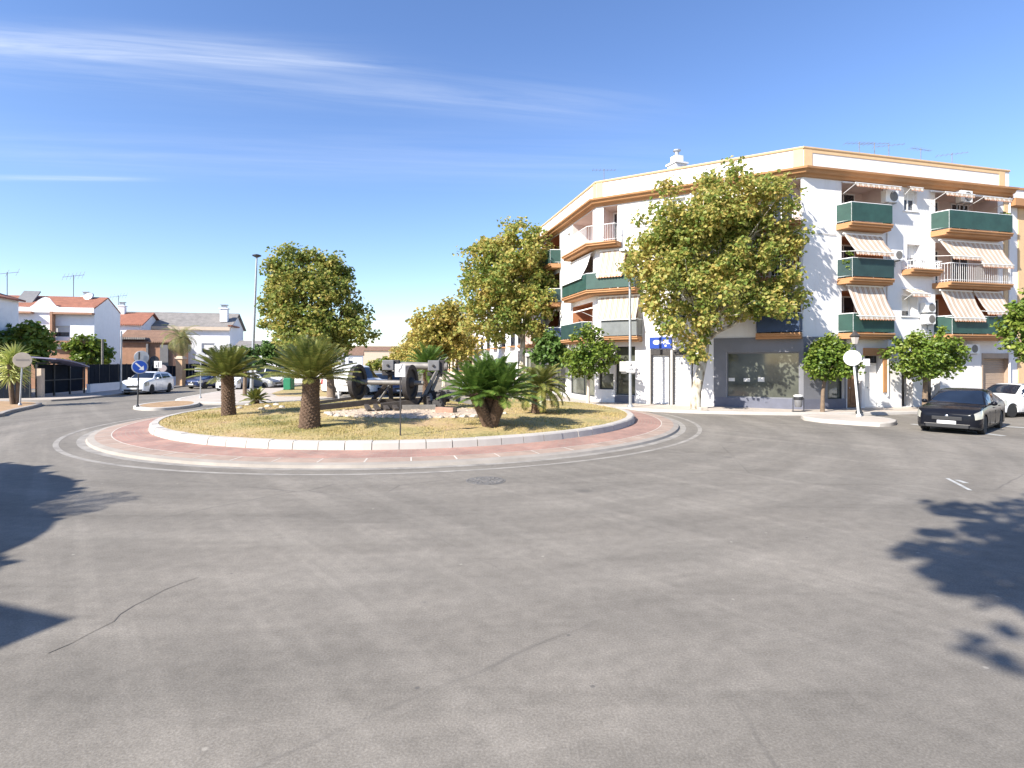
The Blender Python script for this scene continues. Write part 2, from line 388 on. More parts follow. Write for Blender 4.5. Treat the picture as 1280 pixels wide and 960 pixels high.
mt['plane_leaf_yellow'] = leafmat('yellow_plane_leaves', [(0.10, 0.12, 0.025), (0.18, 0.18, 0.04), (0.26, 0.225, 0.055), (0.31, 0.235, 0.065), (0.28, 0.18, 0.06)], 0.36)
mt['orange_leaf'] = leafmat('orange_tree_leaves', [(0.04, 0.075, 0.011), (0.07, 0.11, 0.016), (0.115, 0.15, 0.024), (0.18, 0.19, 0.035)], 0.3, 0.4)
mt['dark_leaf'] = leafmat('dark_leaves', [(0.03, 0.06, 0.012), (0.05, 0.09, 0.018), (0.08, 0.12, 0.025)], 0.25)
mt['cycad_leaf'] = leafmat('cycad_fronds', [(0.047, 0.067, 0.016), (0.084, 0.1, 0.023), (0.14, 0.138, 0.035), (0.23, 0.185, 0.06)], 0.22, 0.35)
mt['cycad_leaf_green'] = leafmat('bright_cycad_fronds', [(0.03, 0.06, 0.012), (0.05, 0.092, 0.017), (0.082, 0.122, 0.023), (0.15, 0.155, 0.04)], 0.25, 0.35)
mt['yucca_leaf'] = leafmat('yucca_leaves', [(0.12, 0.16, 0.03), (0.22, 0.24, 0.06), (0.36, 0.34, 0.13), (0.44, 0.38, 0.2)], 0.3)
mt['palm_leaf'] = leafmat('palm_fronds', [(0.06, 0.09, 0.03), (0.12, 0.14, 0.05), (0.2, 0.19, 0.07), (0.38, 0.27, 0.09)], 0.3)
mt['black_paint'] = M('black_car_paint', (0.008, 0.009, 0.013), 0.16, 0.0, var=0.1, coat=0.0, spec=0.16)
mt['white_paint'] = M('white_car_paint', (0.80, 0.80, 0.79), 0.3, 0.0, var=0.02, coat=0.8)
mt['silver_paint'] = M('silver_car_paint', (0.26, 0.27, 0.285), 0.35, 0.3, var=0.04, coat=0.8)
mt['blue_paint'] = M('blue_car_paint', (0.02, 0.035, 0.10), 0.3, 0.2, var=0.1, coat=0.8)
mt['car_glass'] = glassmat('car_glass', (0.012, 0.018, 0.03), 0.04)
mt['tyre'] = M('tyre_rubber', (0.02, 0.02, 0.02), 0.85, var=0.2)
mt['rim'] = M('alloy_rim', (0.42, 0.42, 0.43), 0.4, 0.2, var=0.1)
mt['headlamp'] = M('headlamp_lens', (0.44, 0.42, 0.35), 0.12, 0.1, var=0.12, scale=9, coat=1.0)
mt['plastic'] = M('black_plastic', (0.022, 0.022, 0.023), 0.6, var=0.15)
mt['chrome'] = M('chrome_strip', (0.55, 0.56, 0.58), 0.25, 0.9, var=0.05)
mt['plate'] = M('number_plate', (0.74, 0.74, 0.72), 0.5, var=0.05)
mt['green_bin'] = M('green_container', (0.012, 0.17, 0.08), 0.5, var=0.1)
mt['taillight'] = M('tail_lamp', (0.35, 0.03, 0.02), 0.25, var=0.1)
# ------------------------------------------------------------------ camera, light, sky
SUN_A, SUN_E = R(40.0), R(37.0)        # heading of the light over the ground, height of the sun
cd = bpy.data.cameras.new('camera'); cam = bpy.data.objects.new('camera', cd); COL.objects.link(cam)
cam.location = (0, 0, HC); cam.rotation_euler = (R(90), 0, 0)
cd.sensor_width = 36.0; cd.lens = 36.0 * FL / 1280.0; cd.shift_y = -(480 - VH) / 1280.0
cd.clip_start = 0.1; cd.clip_end = 4000
S.camera = cam
ld = bpy.data.lights.new('sun', 'SUN'); sun = bpy.data.objects.new('sun', ld); COL.objects.link(sun)
ld.energy = 4.6; ld.angle = R(0.53); ld.color = (1.0, 0.945, 0.86)
dv = Vector((math.cos(SUN_A)*math.cos(SUN_E), math.sin(SUN_A)*math.cos(SUN_E), -math.sin(SUN_E)))
sun.rotation_euler = dv.to_track_quat('-Z', 'Y').to_euler(); sun.location = (-30, -25, 40)
w = bpy.data.worlds.new('World'); S.world = w; w.use_nodes = True
nt = w.node_tree; nt.nodes.clear()
sky = node(nt, 'ShaderNodeTexSky', sky_type='NISHITA', sun_disc=False, sun_elevation=SUN_E, sun_rotation=math.atan2(-dv.x, -dv.y),
           air_density=1.0, dust_density=0.25, ozone_density=2.2, altitude=100.0)
gco = nt.nodes.new('ShaderNodeTexCoord').outputs['Generated']
sp = node(nt, 'ShaderNodeSeparateXYZ', {0: gco})
zz = math_(nt, 'MAXIMUM', sp.outputs[2], 0.02)
px = math_(nt, 'DIVIDE', sp.outputs[0], zz); py = math_(nt, 'DIVIDE', sp.outputs[1], zz)
def streak(x0, y0, slope, width, xa, xb, amp, nscale, seed, soft=0.5):
    line = math_(nt, 'ADD', math_(nt, 'MULTIPLY', math_(nt, 'SUBTRACT', px, x0), slope), y0)
    pv = node(nt, 'ShaderNodeCombineXYZ', {0: math_(nt, 'MULTIPLY', px, 0.6), 1: math_(nt, 'MULTIPLY', math_(nt, 'SUBTRACT', py, math_(nt, 'MULTIPLY', px, slope*1.5)), 5.0), 2: seed}).outputs[0]
    nz = node(nt, 'ShaderNodeTexNoise', {'Vector': pv, 'Scale': nscale, 'Detail': 7.0, 'Roughness': 0.62, 'Distortion': 0.5}).outputs[0]
    d = math_(nt, 'DIVIDE', math_(nt, 'SUBTRACT', py, line), width)
    g = math_(nt, 'POWER', 2.718, math_(nt, 'MULTIPLY', math_(nt, 'MULTIPLY', d, d), -1.0))
    m1 = node(nt, 'ShaderNodeMapRange', {0: px, 1: xa, 2: xa + soft, 3: 0.0, 4: 1.0}, interpolation_type='SMOOTHSTEP').outputs[0]
    m2 = node(nt, 'ShaderNodeMapRange', {0: px, 1: xb - soft, 2: xb, 3: 1.0, 4: 0.0}, interpolation_type='SMOOTHSTEP').outputs[0]
    n2 = node(nt, 'ShaderNodeMapRange', {0: nz, 1: 0.3, 2: 0.72, 3: 0.0, 4: 1.0}).outputs[0]
    f = math_(nt, 'MULTIPLY', math_(nt, 'MULTIPLY', g, n2), math_(nt, 'MULTIPLY', m1, m2))
    return math_(nt, 'MULTIPLY', f, amp)
cl = streak(-0.9, 1.85, 0.11, 0.06, -4.5, -0.15, 0.66, 1.6, 1.7, 0.7)
cl = math_(nt, 'ADD', cl, streak(-1.7, 1.72, 0.06, 0.07, -5.0, -0.2, 0.35, 2.2, 5.1, 1.2))
cl = math_(nt, 'ADD', cl, streak(-2.4, 3.06, 0.03, 0.04, -4.2, -1.8, 0.5, 1.2, 3.3, 0.6))
cl = math_(nt, 'ADD', cl, streak(-0.6, 2.05, 0.16, 0.16, -2.6, 0.9, 0.22, 1.5, 9.4, 0.9))
cl = math_(nt, 'ADD', cl, streak(-0.9, 2.75, 0.05, 0.35, -3.0, 1.2, 0.13, 1.1, 7.7, 0.9))
cl = math_(nt, 'MULTIPLY', cl, node(nt, 'ShaderNodeMapRange', {0: sp.outputs[2], 1: 0.03, 2: 0.2, 3: 0.0, 4: 1.0}).outputs[0], clamp=True)
hs = node(nt, 'ShaderNodeHueSaturation', {'Hue': 0.505, 'Saturation': 1.12, 'Value': 1.07, 'Color': sky.outputs[0]}).outputs[0]
hs = mixc(nt, 1.0, hs, (1.0, 0.98, 1.05), 'MULTIPLY')
skc = mixc(nt, cl, hs, (5.2, 5.5, 6.0))
bg = node(nt, 'ShaderNodeBackground', {0: skc, 1: 0.10}); wo = nt.nodes.new('ShaderNodeOutputWorld'); nt.links.new(bg.outputs[0], wo.inputs[0])
S.view_settings.view_transform = 'Standard'; S.view_settings.look = 'None'; S.view_settings.gamma = 1.0
S.view_settings.exposure = 1.12; S.view_settings.use_curve_mapping = False
S.render.engine = 'CYCLES'; S.cycles.max_bounces = 7; S.cycles.transparent_max_bounces = 6; S.cycles.use_denoising = True
S.cycles.sample_clamp_indirect = 8.0

# ------------------------------------------------------------------ ground and roundabout
def mound(x, y):
    r = math.hypot(x - CX, y - CY)
    return 0.36 + 0.22 * max(0.0, 1 - (r / 9.05) ** 2)
def GM(u, v):
    h = 0.5
    for _ in range(12):
        x, y = G(u, v, h); h = mound(x, y)
    return (x, y, h)
def strip(mb, r0, z0, r1, z1, a0=0, a1=2*PI, n=180):
    for k in range(n):
        A, B = a0 + (a1-a0)*k/n, a0 + (a1-a0)*(k+1)/n
        P = [(CX + r*math.cos(g), CY + r*math.sin(g), z) for r, z, g in ((r0, z0, A), (r0, z0, B), (r1, z1, B), (r1, z1, A))]
        mb.quad(*P, uv=[(A*10, r0), (B*10, r0), (B*10, r1), (A*10, r1)])
g = MB(); g.quad((-1500, -600, -0.012), (1500, -600, -0.012), (1500, 2500, -0.012), (-1500, 2500, -0.012)); struct(g.build('ground', mt['ground'], fix=False))
g = MB(); g.quad((-75, -30, 0), (75, -30, 0), (75, 150, 0), (-75, 150, 0)); struct(g.build('road', mt['asphalt'], fix=False))
g = MB(); strip(g, R_LINE, 0.004, R_LINE - 0.14, 0.004); strip(g, R_LINE - 0.55, 0.004, R_AP - 0.02, 0.004)
struct(g.build('roundabout_line', mt['paint'], fix=False))
# apron
g = MB(); strip(g, R_AP, 0.0, R_AP - 0.04, 0.07); strip(g, R_AP - 0.04, 0.07, R_AP - 0.22, 0.10); struct(g.build('apron_edge', mt['kerb_grey'], fix=False, smooth=50))
g = MB(); strip(g, R_AP - 0.22, 0.10, 10.32, 0.118); struct(g.build('apron_slabs', mt['slab_paver'], fix=False))
g = MB(); NJ = 62
for k in range(NJ):
    a = 2*PI*(k + 0.3)/NJ
    for (r0, r1, wd) in ((R_AP - 0.22, 10.32, 0.018),):
        d = wd / r0
        strip(g, r0, 0.104, r1, 0.122, a - d, a + d*(0.6 + 0.9*((k*7) % 5)/5), 1)
strip(g, 10.34, 0.122, 10.31, 0.122)
struct(g.build('apron_joints', mt['pale_joint'], fix=False))
g = MB(); strip(g, 10.32, 0.118, R_K - 0.06, 0.165); struct(g.build('roundabout_apron', mt['brick_paver'], fix=False))
# kerb of single blocks
g = MB(); NB = 84; prof = [(R_K, 0.10), (R_K - 0.05, 0.335), (R_K - 0.09, 0.372), (R_K - 0.30, 0.38), (R_K - 0.32, 0.25)]
rk = random.Random(4)
for k in range(NB):
    a0 = 2*PI*k/NB + 0.0011; a1 = 2*PI*(k+1)/NB - 0.0011; dz = rk.uniform(-0.006, 0.006); dr = rk.uniform(-0.008, 0.008)
    vs, fs = [], []; n = 3; m = len(prof)
    for i in range(n+1):
        A = a0 + (a1-a0)*i/n
        for r, z in prof: vs.append((CX + (r+dr)*math.cos(A), CY + (r+dr)*math.sin(A), z+dz))
    for i in range(n):
        for j in range(m-1): fs.append((i*m+j, (i+1)*m+j, (i+1)*m+j+1, i*m+j+1))
    fs.append(tuple(range(m))); fs.append(tuple(n*m + j for j in range(m)))
    g.add(vs, fs)
struct(g.build('roundabout_kerb', mt['kerb']))
g = MB(); rings = [9.08, 8.9, 8.4, 7.6, 6.6, 5.4, 4.0, 2.5, 1.0]; n = 120; vs, fs = [], []
for r in rings:
    for k in range(n):
        a = 2*PI*k/n; x, y = CX + r*math.cos(a), CY + r*math.sin(a)
        vs.append((x, y, mound(x, y) + (0.0 if r > 8.8 else rk.uniform(-0.02, 0.02))))
for i in range(len(rings)-1):
    for k in range(n): fs.append((i*n+k, i*n+(k+1) % n, (i+1)*n+(k+1) % n, (i+1)*n+k))
fs.append(tuple((len(rings)-1)*n + k for k in range(n))); g.add(vs, fs)
struct(g.build('roundabout_mound', mt['turf'], smooth=60))

def grass_patch(name, label, pts, hmin, hmax, mat, seed):
    rg = np.random.default_rng(seed); pts = np.array(pts); N = len(pts)
    a = rg.uniform(0, 2*PI, N); h = rg.uniform(hmin, hmax, N); wd = rg.uniform(0.008, 0.02, N)
    lx = rg.normal(0, 0.45, N)*h; ly = rg.normal(0, 0.45, N)*h
    v = np.zeros((N, 3, 3)); dx, dy = np.cos(a)*wd, np.sin(a)*wd
    v[:, 0] = pts + np.stack([dx, dy, np.full(N, -0.02)], 1); v[:, 1] = pts - np.stack([dx, dy, np.full(N, 0.02)], 1)
    v[:, 2] = pts + np.stack([lx, ly, h], 1)
    me = bpy.data.meshes.new(name); me.from_pydata(v.reshape(-1, 3).tolist(), [], np.arange(3*N).reshape(-1, 3).tolist())
    me.materials.append(mat); o = bpy.data.objects.new(name, me); COL.objects.link(o)
    return tag(o, label, 'grass', kind='stuff')
rg = np.random.default_rng(3); P = []
while len(P) < 36000:
    r = 9.0*math.sqrt(rg.random()); a = rg.random()*2*PI; x, y = CX + r*math.cos(a), CY + r*math.sin(a)
    if y > CY + 5 or (math.hypot((x + 3.9)/3.4, (y - 20.4)/1.7) < 1 and rg.random() < 0.93): continue
    nz = math.sin(x*1.9)*math.sin(y*2.3 + 1) + math.sin(x*0.7 + y*1.1)
    if rg.random() > 0.55 + 0.35*nz: continue
    P.append((x, y, mound(x, y)))
grass_patch('dry_grass', 'dry yellow grass covering the roundabout mound', P, 0.02, 0.065, mt['blade'], 5)

# pavements and traffic islands
def offset_in(poly, d):
    n = len(poly)
    if sum(poly[i][0]*poly[(i+1)%n][1]-poly[(i+1)%n][0]*poly[i][1] for i in range(n)) < 0: poly = poly[::-1]
    out = []
    for i in range(n):
        p, q, r = Vector(poly[i-1]), Vector(poly[i]), Vector(poly[(i+1) % n])
        a = (q-p).normalized(); b = (r-q).normalized(); na = Vector((-a.y, a.x)); nb = Vector((-b.y, b.x))
        m = (na + nb).normalized(); out.append(tuple(q + m * d / max(0.5, m.dot(na))))
    return poly, out
def smooth_poly(pts, it=2, closed=True):
    for _ in range(it):
        o = []; n = len(pts)
        for i in range(n if closed else n-1):
            a, b = pts[i], pts[(i+1) % n]
            o += [(a[0]*.75+b[0]*.25, a[1]*.75+b[1]*.25), (a[0]*.25+b[0]*.75, a[1]*.25+b[1]*.75)]
        if not closed: o = [pts[0]] + o + [pts[-1]]
        pts = o
    return pts
def island(name, poly, top_mat, h=0.14, kw=0.22, kmat='kerb', topname='soil', crown=0.03, sm=2):
    poly = smooth_poly(poly, sm) if sm else poly
    poly, inn = offset_in(poly, kw); n = len(poly)
    g = MB(); vs = [(x, y, 0.0) for x, y in poly] + [(x*0.985 + ix*0.015, y*0.985 + iy*0.015, h - 0.02) for (x, y), (ix, iy) in zip(poly, inn)] \
        + [(x*0.9 + ix*0.1, y*0.9 + iy*0.1, h) for (x, y), (ix, iy) in zip(poly, inn)] + [(x, y, h) for x, y in inn] + [(x, y, h - 0.05) for x, y in inn]
    fs = [(l*n + i, l*n + (i+1) % n, (l+1)*n + (i+1) % n, (l+1)*n + i) for l in range(4) for i in range(n)]
    g.add(vs, fs); struct(g.build(name + '_kerb', mt[kmat], fix=False, smooth=40))
    g = MB(); vs = [(x, y, h - 0.006) for x, y in inn]; g.add(vs, [tuple(range(n))]); struct(g.build(name, mt[top_mat], fix=False))
T3 = Vector((-0.2344, 0.9721, 0)); N3 = Vector((-0.9721, -0.2344, 0))
KP = Vector((14.1, 27.1, 0)); TR = Vector((0.9675, 0.253, 0)); NR = Vector((0.253, -0.9675, 0))
MP = KP + Vector((-0.8675, 0.4975, 0)) * 10.65; 
kerbline = [tuple((MP + T3*95 + N3*3.4)[:2]), tuple((MP + T3*8 + N3*3.4)[:2]), (1.9, 33.2), (3.4, 30.2), (5.5, 28.3), (8.2, 26.5), (11.0, 25.75), (13.3, 25.35), (16.2, 25.5), tuple((KP + TR*6 + NR*2.1)[:2]), tuple((KP + TR*45 + NR*2.1)[:2])]
back = [tuple((KP + TR*45 - NR*14)[:2]), tuple((MP + T3*95 - N3*14)[:2])]
island('sidewalk', [kerbline[0]] + smooth_poly(kerbline, 2, False)[1:-1] + [kerbline[-1]] + back, 'sidewalk', 0.13, 0.28, 'kerb', sm=0)
island('kerb_island', [(12.0, 22.8), (13.6, 21.0), (14.4, 21.1), (15.5, 22.5), (15.2, 24.0), (13.9, 24.9), (12.6, 24.6)], 'sidewalk', 0.15, 0.22, sm=1)
island('corner_island', [(19.0, 19.6), (17.25, 18.5), (17.4, 17.2), (19.5, 16.5), (24, 17), (26, 20)], 'sidewalk', 0.14, 0.25, sm=1)
a = G(0, 523); island('verge_island', [(-34, 24.0), (-26.5, 22.8), (a[0], a[1]), (-23.8, 26.5), (-25.3, 29.8), (-26.6, 31.9), (-29.0, 33.0), (-33, 33.5)], 'soil', 0.14, 0.25, 'kerb_grey', sm=2)
island('splitter_island', [(-20.3, 29.6), (-18.2, 27.6), (-16.9, 28.4), (-17.0, 30.6), (-18.6, 33.2), (-20.4, 33.2)], 'soil', 0.15, 0.28, sm=2)
island('median', [(-20.9, 34.6), (-19.2, 32.2), (-15.4, 31.6), (-12.5, 33.8), (-11.2, 36.6), (-24.3, 92), (-32.5, 90), (-21.6, 37.0)], 'sidewalk', 0.14, 0.3, sm=1)
g = MB(); g.prism([(-17.6, 41), (-15.6, 37.3), (-12.2, 37.2), (-25.0, 90), (-29, 89)], 0.1, 0.142); struct(g.build('lawn', mt['turf']))
wl = [(-28.6, 33.9), (-27.5, 36.0), (-29.2, 43.5), (-40, 88), (-48, 86), (-34.5, 36.0), (-33.5, 33.9)]
island('left_sidewalk', wl, 'sidewalk', 0.12, 0.25, 'kerb_grey', sm=1)
# manhole cover, worn paint, crack seal
mh = G(607, 601)
t = thing('manhole_cover', 'round dark iron manhole cover in the asphalt before the roundabout', 'manhole cover', (mh[0], mh[1], 0.0))
g = MB(); g.lathe([(0.41, 0.0), (0.41, 0.006), (0.37, 0.007), (0.37, 0.0)], n=28); g.build('collar', mt['iron_light'], t)
g = MB(); g.lathe([(0.36, 0.0), (0.36, 0.010), (0.10, 0.010), (0.10, 0.016)], n=28)
for r in (0.16, 0.24, 0.31):
    for k in range(14):
        b = 2*PI*k/14 + r*9; g.box((r*math.cos(b), r*math.sin(b), 0.012), (0.05, 0.035, 0.006), b)
g.build('lid', mt['iron_light'], t)
def wander(pts, wd, seed, amp):
    rr = random.Random(seed); g = MB(); P = []
    for a, b in zip(pts, pts[1:]):
        a, b = Vector((*a, .004)), Vector((*b, .004)); k = max(2, int((b-a).length/.18))
        for i in range(k): P.append(a.lerp(b, i/k) + Vector((rr.uniform(-amp, amp), rr.uniform(-amp, amp), 0)))
    P.append(Vector((*pts[-1], .004)))
    for i in range(len(P)-1):
        d = (P[i+1]-P[i]).normalized(); n = Vector((-d.y, d.x, 0))*wd*rr.uniform(.3, .6); g.quad(P[i]+n, P[i]-n, P[i+1]-n, P[i+1]+n)
    return g
mt['crack'] = M('road_crack', (0.14, 0.126, 0.107), 0.95, var=0.3, scale=6)
struct(wander([G(60, 818), G(140, 778), G(166, 757), G(205, 738), G(248, 722)], .011, 1, .02).build('road_crack', mt['crack'], fix=False))
g = MB()
def dash(p, q, wd):
    p, q = Vector((*p, 0.004)), Vector((*q, 0.004)); d = (q-p).normalized(); n = Vector((-d.y, d.x, 0))*wd/2
    g.quad(p+n, p-n, q-n, q+n)
dash(G(1184, 598), G(1213, 613), 0.07); dash(G(1196, 600), G(1208, 604), 0.10)
struct(g.build('paint_mark', mt['paint_white'], fix=False))
g = MB()
dash(G(1255, 545), G(1140, 530), 0.25); dash(G(1240, 532), G(1300, 536), 0.3)
struct(g.build('bay_marking', mt['paint_white'], fix=False))
# ------------------------------------------------------------------ vegetation
def tree_crown(name, lobes, n_cl, per, size, mat, parent, seed, keep=None, cr=0.5, up=0.3, bias=2.6):
    rg = np.random.default_rng(seed)
    L = np.array(lobes, float); vol = L[:, 3]*L[:, 4]*L[:, 5]; pick = rg.choice(len(L), n_cl, p=vol/vol.sum())
    d = rg.normal(size=(n_cl, 3)); d /= np.linalg.norm(d, axis=1)[:, None]
    rad = rg.random(n_cl)**(1/bias)
    c = L[pick, :3] + d*rad[:, None]*L[pick, 3:6]
    N = n_cl*per; rep = np.repeat(np.arange(n_cl), per); csz = rg.uniform(0.6, 1.35, n_cl)*cr
    off = rg.normal(size=(N, 3)); off /= np.linalg.norm(off, axis=1)[:, None]; off *= (rg.random(N)**0.5*csz[rep])[:, None]
    off[:, 2] *= 0.75
    p = c[rep] + off
    if keep is not None:
        ok = np.array([keep(*q) for q in p]); p = p[ok]; off = off[ok]; rep = rep[ok]; N = len(p)
    nrm = rg.normal(size=(N, 3)); nrm /= np.linalg.norm(nrm, axis=1)[:, None]; nrm[:, 2] = np.abs(nrm[:, 2])*0.8 + up; nrm += off*0.6/np.maximum(csz[rep], .05)[:, None]
    nrm /= np.linalg.norm(nrm, axis=1)[:, None]
    t = rg.normal(size=(N, 3)); t -= nrm*np.sum(t*nrm, 1)[:, None]; t /= np.linalg.norm(t, axis=1)[:, None]
    b = np.cross(nrm, t); s = (rg.uniform(0.6, 1.25, N)*size)[:, None]
    fold = nrm*s*rg.uniform(0.05, 0.28, N)[:, None]
    v = np.zeros((N, 6, 3))
    v[:, 0] = p - t*s*0.5; v[:, 1] = p - t*s*0.12 + b*s*0.46 + fold; v[:, 2] = p + t*s*0.28 + b*s*0.30 + fold*0.7
    v[:, 3] = p + t*s*0.55 - fold*0.4; v[:, 4] = p + t*s*0.28 - b*s*0.30 + fold*0.7; v[:, 5] = p - t*s*0.12 - b*s*0.46 + fold
    i0 = np.arange(N)*6
    f = np.concatenate([np.stack([i0, i0+1, i0+2, i0+3], 1), np.stack([i0, i0+3, i0+4, i0+5], 1)], 0)
    me = bpy.data.meshes.new(name); me.from_pydata(v.reshape(-1, 3).tolist(), [], f.tolist()); me.materials.append(mat)
    o = bpy.data.objects.new(name, me); COL.objects.link(o); o.parent = parent
    return o
def limb(p, q, r0, r1, rr, k=5, sag=0.12):
    p, q = Vector(p), Vector(q); L = (q-p).length; path, rad = [], []
    for i in range(k+1):
        f = i/k; j = Vector((rr.uniform(-1, 1), rr.uniform(-1, 1), rr.uniform(-.5, 1)))*L*sag*0.35*math.sin(PI*f)
        path.append(p.lerp(q, f) + j + Vector((0, 0, math.sin(PI*f)*L*sag*0.3))); rad.append(r0 + (r1-r0)*f**0.8)
    return path, rad
def broad_tree(name, label, cat, loc, trunk, r0, lobes, n_cl, per, leaf, lmat, bmat, seed, group=None, keep=None, cr=0.5, nb=None, up=0.3, bias=2.6):
    """trunk: list of local points from the base to the fork"""
    rr = random.Random(seed)
    t = thing(name, label, cat, loc, 0, group)
    g = MB(); m = len(trunk)
    g.tube([(trunk[0][0], trunk[0][1], trunk[0][2]-0.08)] + trunk, [r0*1.35] + [r0*(1.12 - 0.42*i/max(1, m-1)) for i in range(m)], 12)
    top = Vector(trunk[-1])
    order = sorted(range(len(lobes)), key=lambda i: -lobes[i][3]*lobes[i][4]*lobes[i][5])[:nb or len(lobes)]
    for i in order:
        lb = lobes[i]; q = Vector((lb[0], lb[1], lb[2]))
        path, rad = limb(top + Vector((0, 0, rr.uniform(-0.3, 0.05))), q, r0*0.5, r0*0.13, rr); g.tube(path, rad, 8)
        for k in range(4):
            d = Vector((rr.gauss(0, 1), rr.gauss(0, 1), rr.gauss(0.3, 0.8))).normalized()
            e = q + Vector((d.x*lb[3], d.y*lb[4], d.z*lb[5]))*0.8
            pt, rd = limb(path[rr.choice((2, 3, 4))], e, r0*0.2, r0*0.05, rr, 4); g.tube(pt, rd, 6)
    g.build('trunk', bmat, t, smooth=60, fix=False)
    tree_crown('crown', lobes, n_cl, per, leaf, lmat, t, seed, keep, cr, up, bias)
    return t

# the big plane tree in front of the chamfered corner
b0 = G(869, 510.5, 0.13); bx, by = b0
def wallkeep(off):
    def f(x, y, z):
        p = Vector((x + bx, y + by, 0))
        d1 = (p - KP).dot(Vector((-0.4975, -0.8675, 0))); d2 = (p - KP).dot(NR)
        return d1 > off or d2 > off
    return f
def lb(u, v, Y, ru, rv, ry, ox, oy, oz):
    m = Y/FL
    return (XU(u, Y)-ox, Y-oy, ZV(v, Y)-oz, ru*m, ry, rv*m)
Yp = by - 0.9
lobes = [lb(u, v, Yp + dy, ru, rv, ry, bx, by, 0.13) for u, v, ru, rv, dy, ry in (
    (890, 300, 62, 62, 0.0, 2.5), (840, 285, 46, 42, 0.3, 2.0), (912, 250, 44, 40, 0.1, 2.0), (955, 262, 40, 38, -0.3, 2.0), (815, 330, 38, 36, 0.5, 1.9),
    (850, 355, 52, 42, -0.4, 2.2), (950, 335, 46, 44, -0.5, 2.1), (965, 378, 36, 26, -0.4, 1.7), (905, 385, 48, 34, -0.6, 2.0), (830, 385, 26, 18, 0.2, 1.4),
    (868, 432, 22, 20, -0.7, 1.1), (862, 452, 13, 11, -0.8, 0.8), (845, 408, 26, 20, -.5, 1.2), (882, 415, 24, 20, -.6, 1.2), (905, 222, 18, 14, 0.1, 1.0), (838, 240, 18, 18, 0.3, 1.0), (983, 300, 18, 22, -0.3, 1.2), (985, 360, 20, 14, -0.4, 1.2), (800, 300, 18, 18, 0.4, 1.2))]
trk = [(0, 0, 0), (0.06, 0.0, 0.9), (0.26, -0.05, 1.9), (0.42, -0.1, 2.7), (0.5, -0.2, 3.5)]
broad_tree('plane_tree', 'largest plane tree with pale trunk, standing before the white apartment block', 'tree', (bx, by, 0.13), trk, 0.24, lobes, 430, 66, 0.185,
           mt['plane_leaf'], mt['bark'], 11, 'plane trees', wallkeep(0.25), 0.62, 9)
# plane tree at the start of the avenue, right of the roundabout
Y2 = 40.0; ox = XU(652, Y2)
lobes = [lb(u, v, Y2 + dy, ru, rv, ry, ox, Y2, 0.13) for u, v, ru, rv, dy, ry in (
    (632, 345, 52, 50, 0, 2.8), (655, 315, 36, 32, 0, 2.2), (610, 330, 36, 34, .4, 2.1), (598, 365, 30, 30, -.5, 2), (655, 385, 40, 30, -.8, 2.2), (615, 400, 38, 26, -.8, 2), (676, 350, 22, 34, .2, 1.8), (648, 292, 22, 12, 0, 1.3), (590, 395, 20, 20, -.4, 1.5), (670, 415, 20, 14, -.4, 1.4))]
broad_tree('plane_tree', 'tall yellow green plane tree rising behind the bushy cycad beside the avenue', 'tree', (ox, Y2, 0.13), [(0, 0, 0), (0, 0, 1.2), (.05, 0, 2.6), (.1, 0, 4.2)], 0.25, lobes, 330, 60, 0.235,
           mt['plane_leaf'], mt['bark'], 12, 'plane trees', None, 0.72, 8)
# plane tree on the median
Y3 = 36.5; ox = XU(414, Y3)
lobes = [lb(u, v, Y3 + dy, ru, rv, ry, ox, Y3, 0.14) for u, v, ru, rv, dy, ry in (
    (388, 375, 50, 48, 0, 2.4), (365, 345, 34, 30, 0, 1.9), (408, 345, 36, 26, .3, 1.9), (345, 380, 26, 30, -.2, 1.6), (432, 385, 28, 36, .3, 1.7), (440, 415, 26, 26, -.2, 1.6), (395, 420, 46, 26, -.6, 2.0), (352, 410, 24, 20, -.3, 1.4), (360, 322, 18, 13, 0, 1.1), (400, 325, 15, 11, 0, 1.0), (427, 347, 14, 20, 0, 1.1), (425, 440, 22, 14, -.2, 1.2), (374, 318, 20, 13, 0, 1.1), (412, 326, 18, 13, .1, 1.1), (452, 410, 16, 20, -.2, 1.1), (331, 388, 14, 22, -.1, 1.0), (348, 340, 18, 16, 0, 1.0))]
broad_tree('plane_tree', 'round green plane tree beside the tall lamp post on the median', 'tree', (ox, Y3, 0.14), [(0, 0, 0), (-.05, 0, 1.0), (-.2, 0, 2.2), (-.45, 0, 3.2)], 0.25, lobes, 340, 60, 0.21,
           mt['plane_leaf_green'], mt['brown_bark'], 13, 'plane trees', None, 0.62, 8)
# avenue rows behind
row = [('yellowest plane tree of the avenue row, directly behind the tall one', 555, 54, 8.4, 3.1), ('second yellowing plane tree down the avenue row', 547, 68, 8.0, 3.0),
       ('third yellowing plane tree down the avenue row, partly hidden', 532, 84, 7.8, 3.2), ('fourth yellowing plane tree, small at the far part of the avenue row', 519, 100, 7.0, 3.2), ('farthest and smallest plane tree at the end of the avenue row', 508, 120, 6.2, 3.6)]
for i, (lbl, u, Y, h, r) in enumerate(row):
    x = XU(u, Y); lo = [(0, 0, h*0.62, r, r, h*0.36), (r*.4, 0, h*.5, r*.7, r*.7, h*.26), (-r*.4, .3, h*.48, r*.65, r*.7, h*.26), (r*.2, -.4, h*.8, r*.5, r*.5, h*.2)]
    broad_tree('plane_tree', lbl, 'tree', (x, Y, 0.13), [(0, 0, 0), (0, 0, 1.2), (0.05, 0, 2.2)], 0.2, lo, 170, 44, 0.32, mt['plane_leaf_yellow'], mt['bark'], 20+i, 'plane trees', None, 0.8, 4)
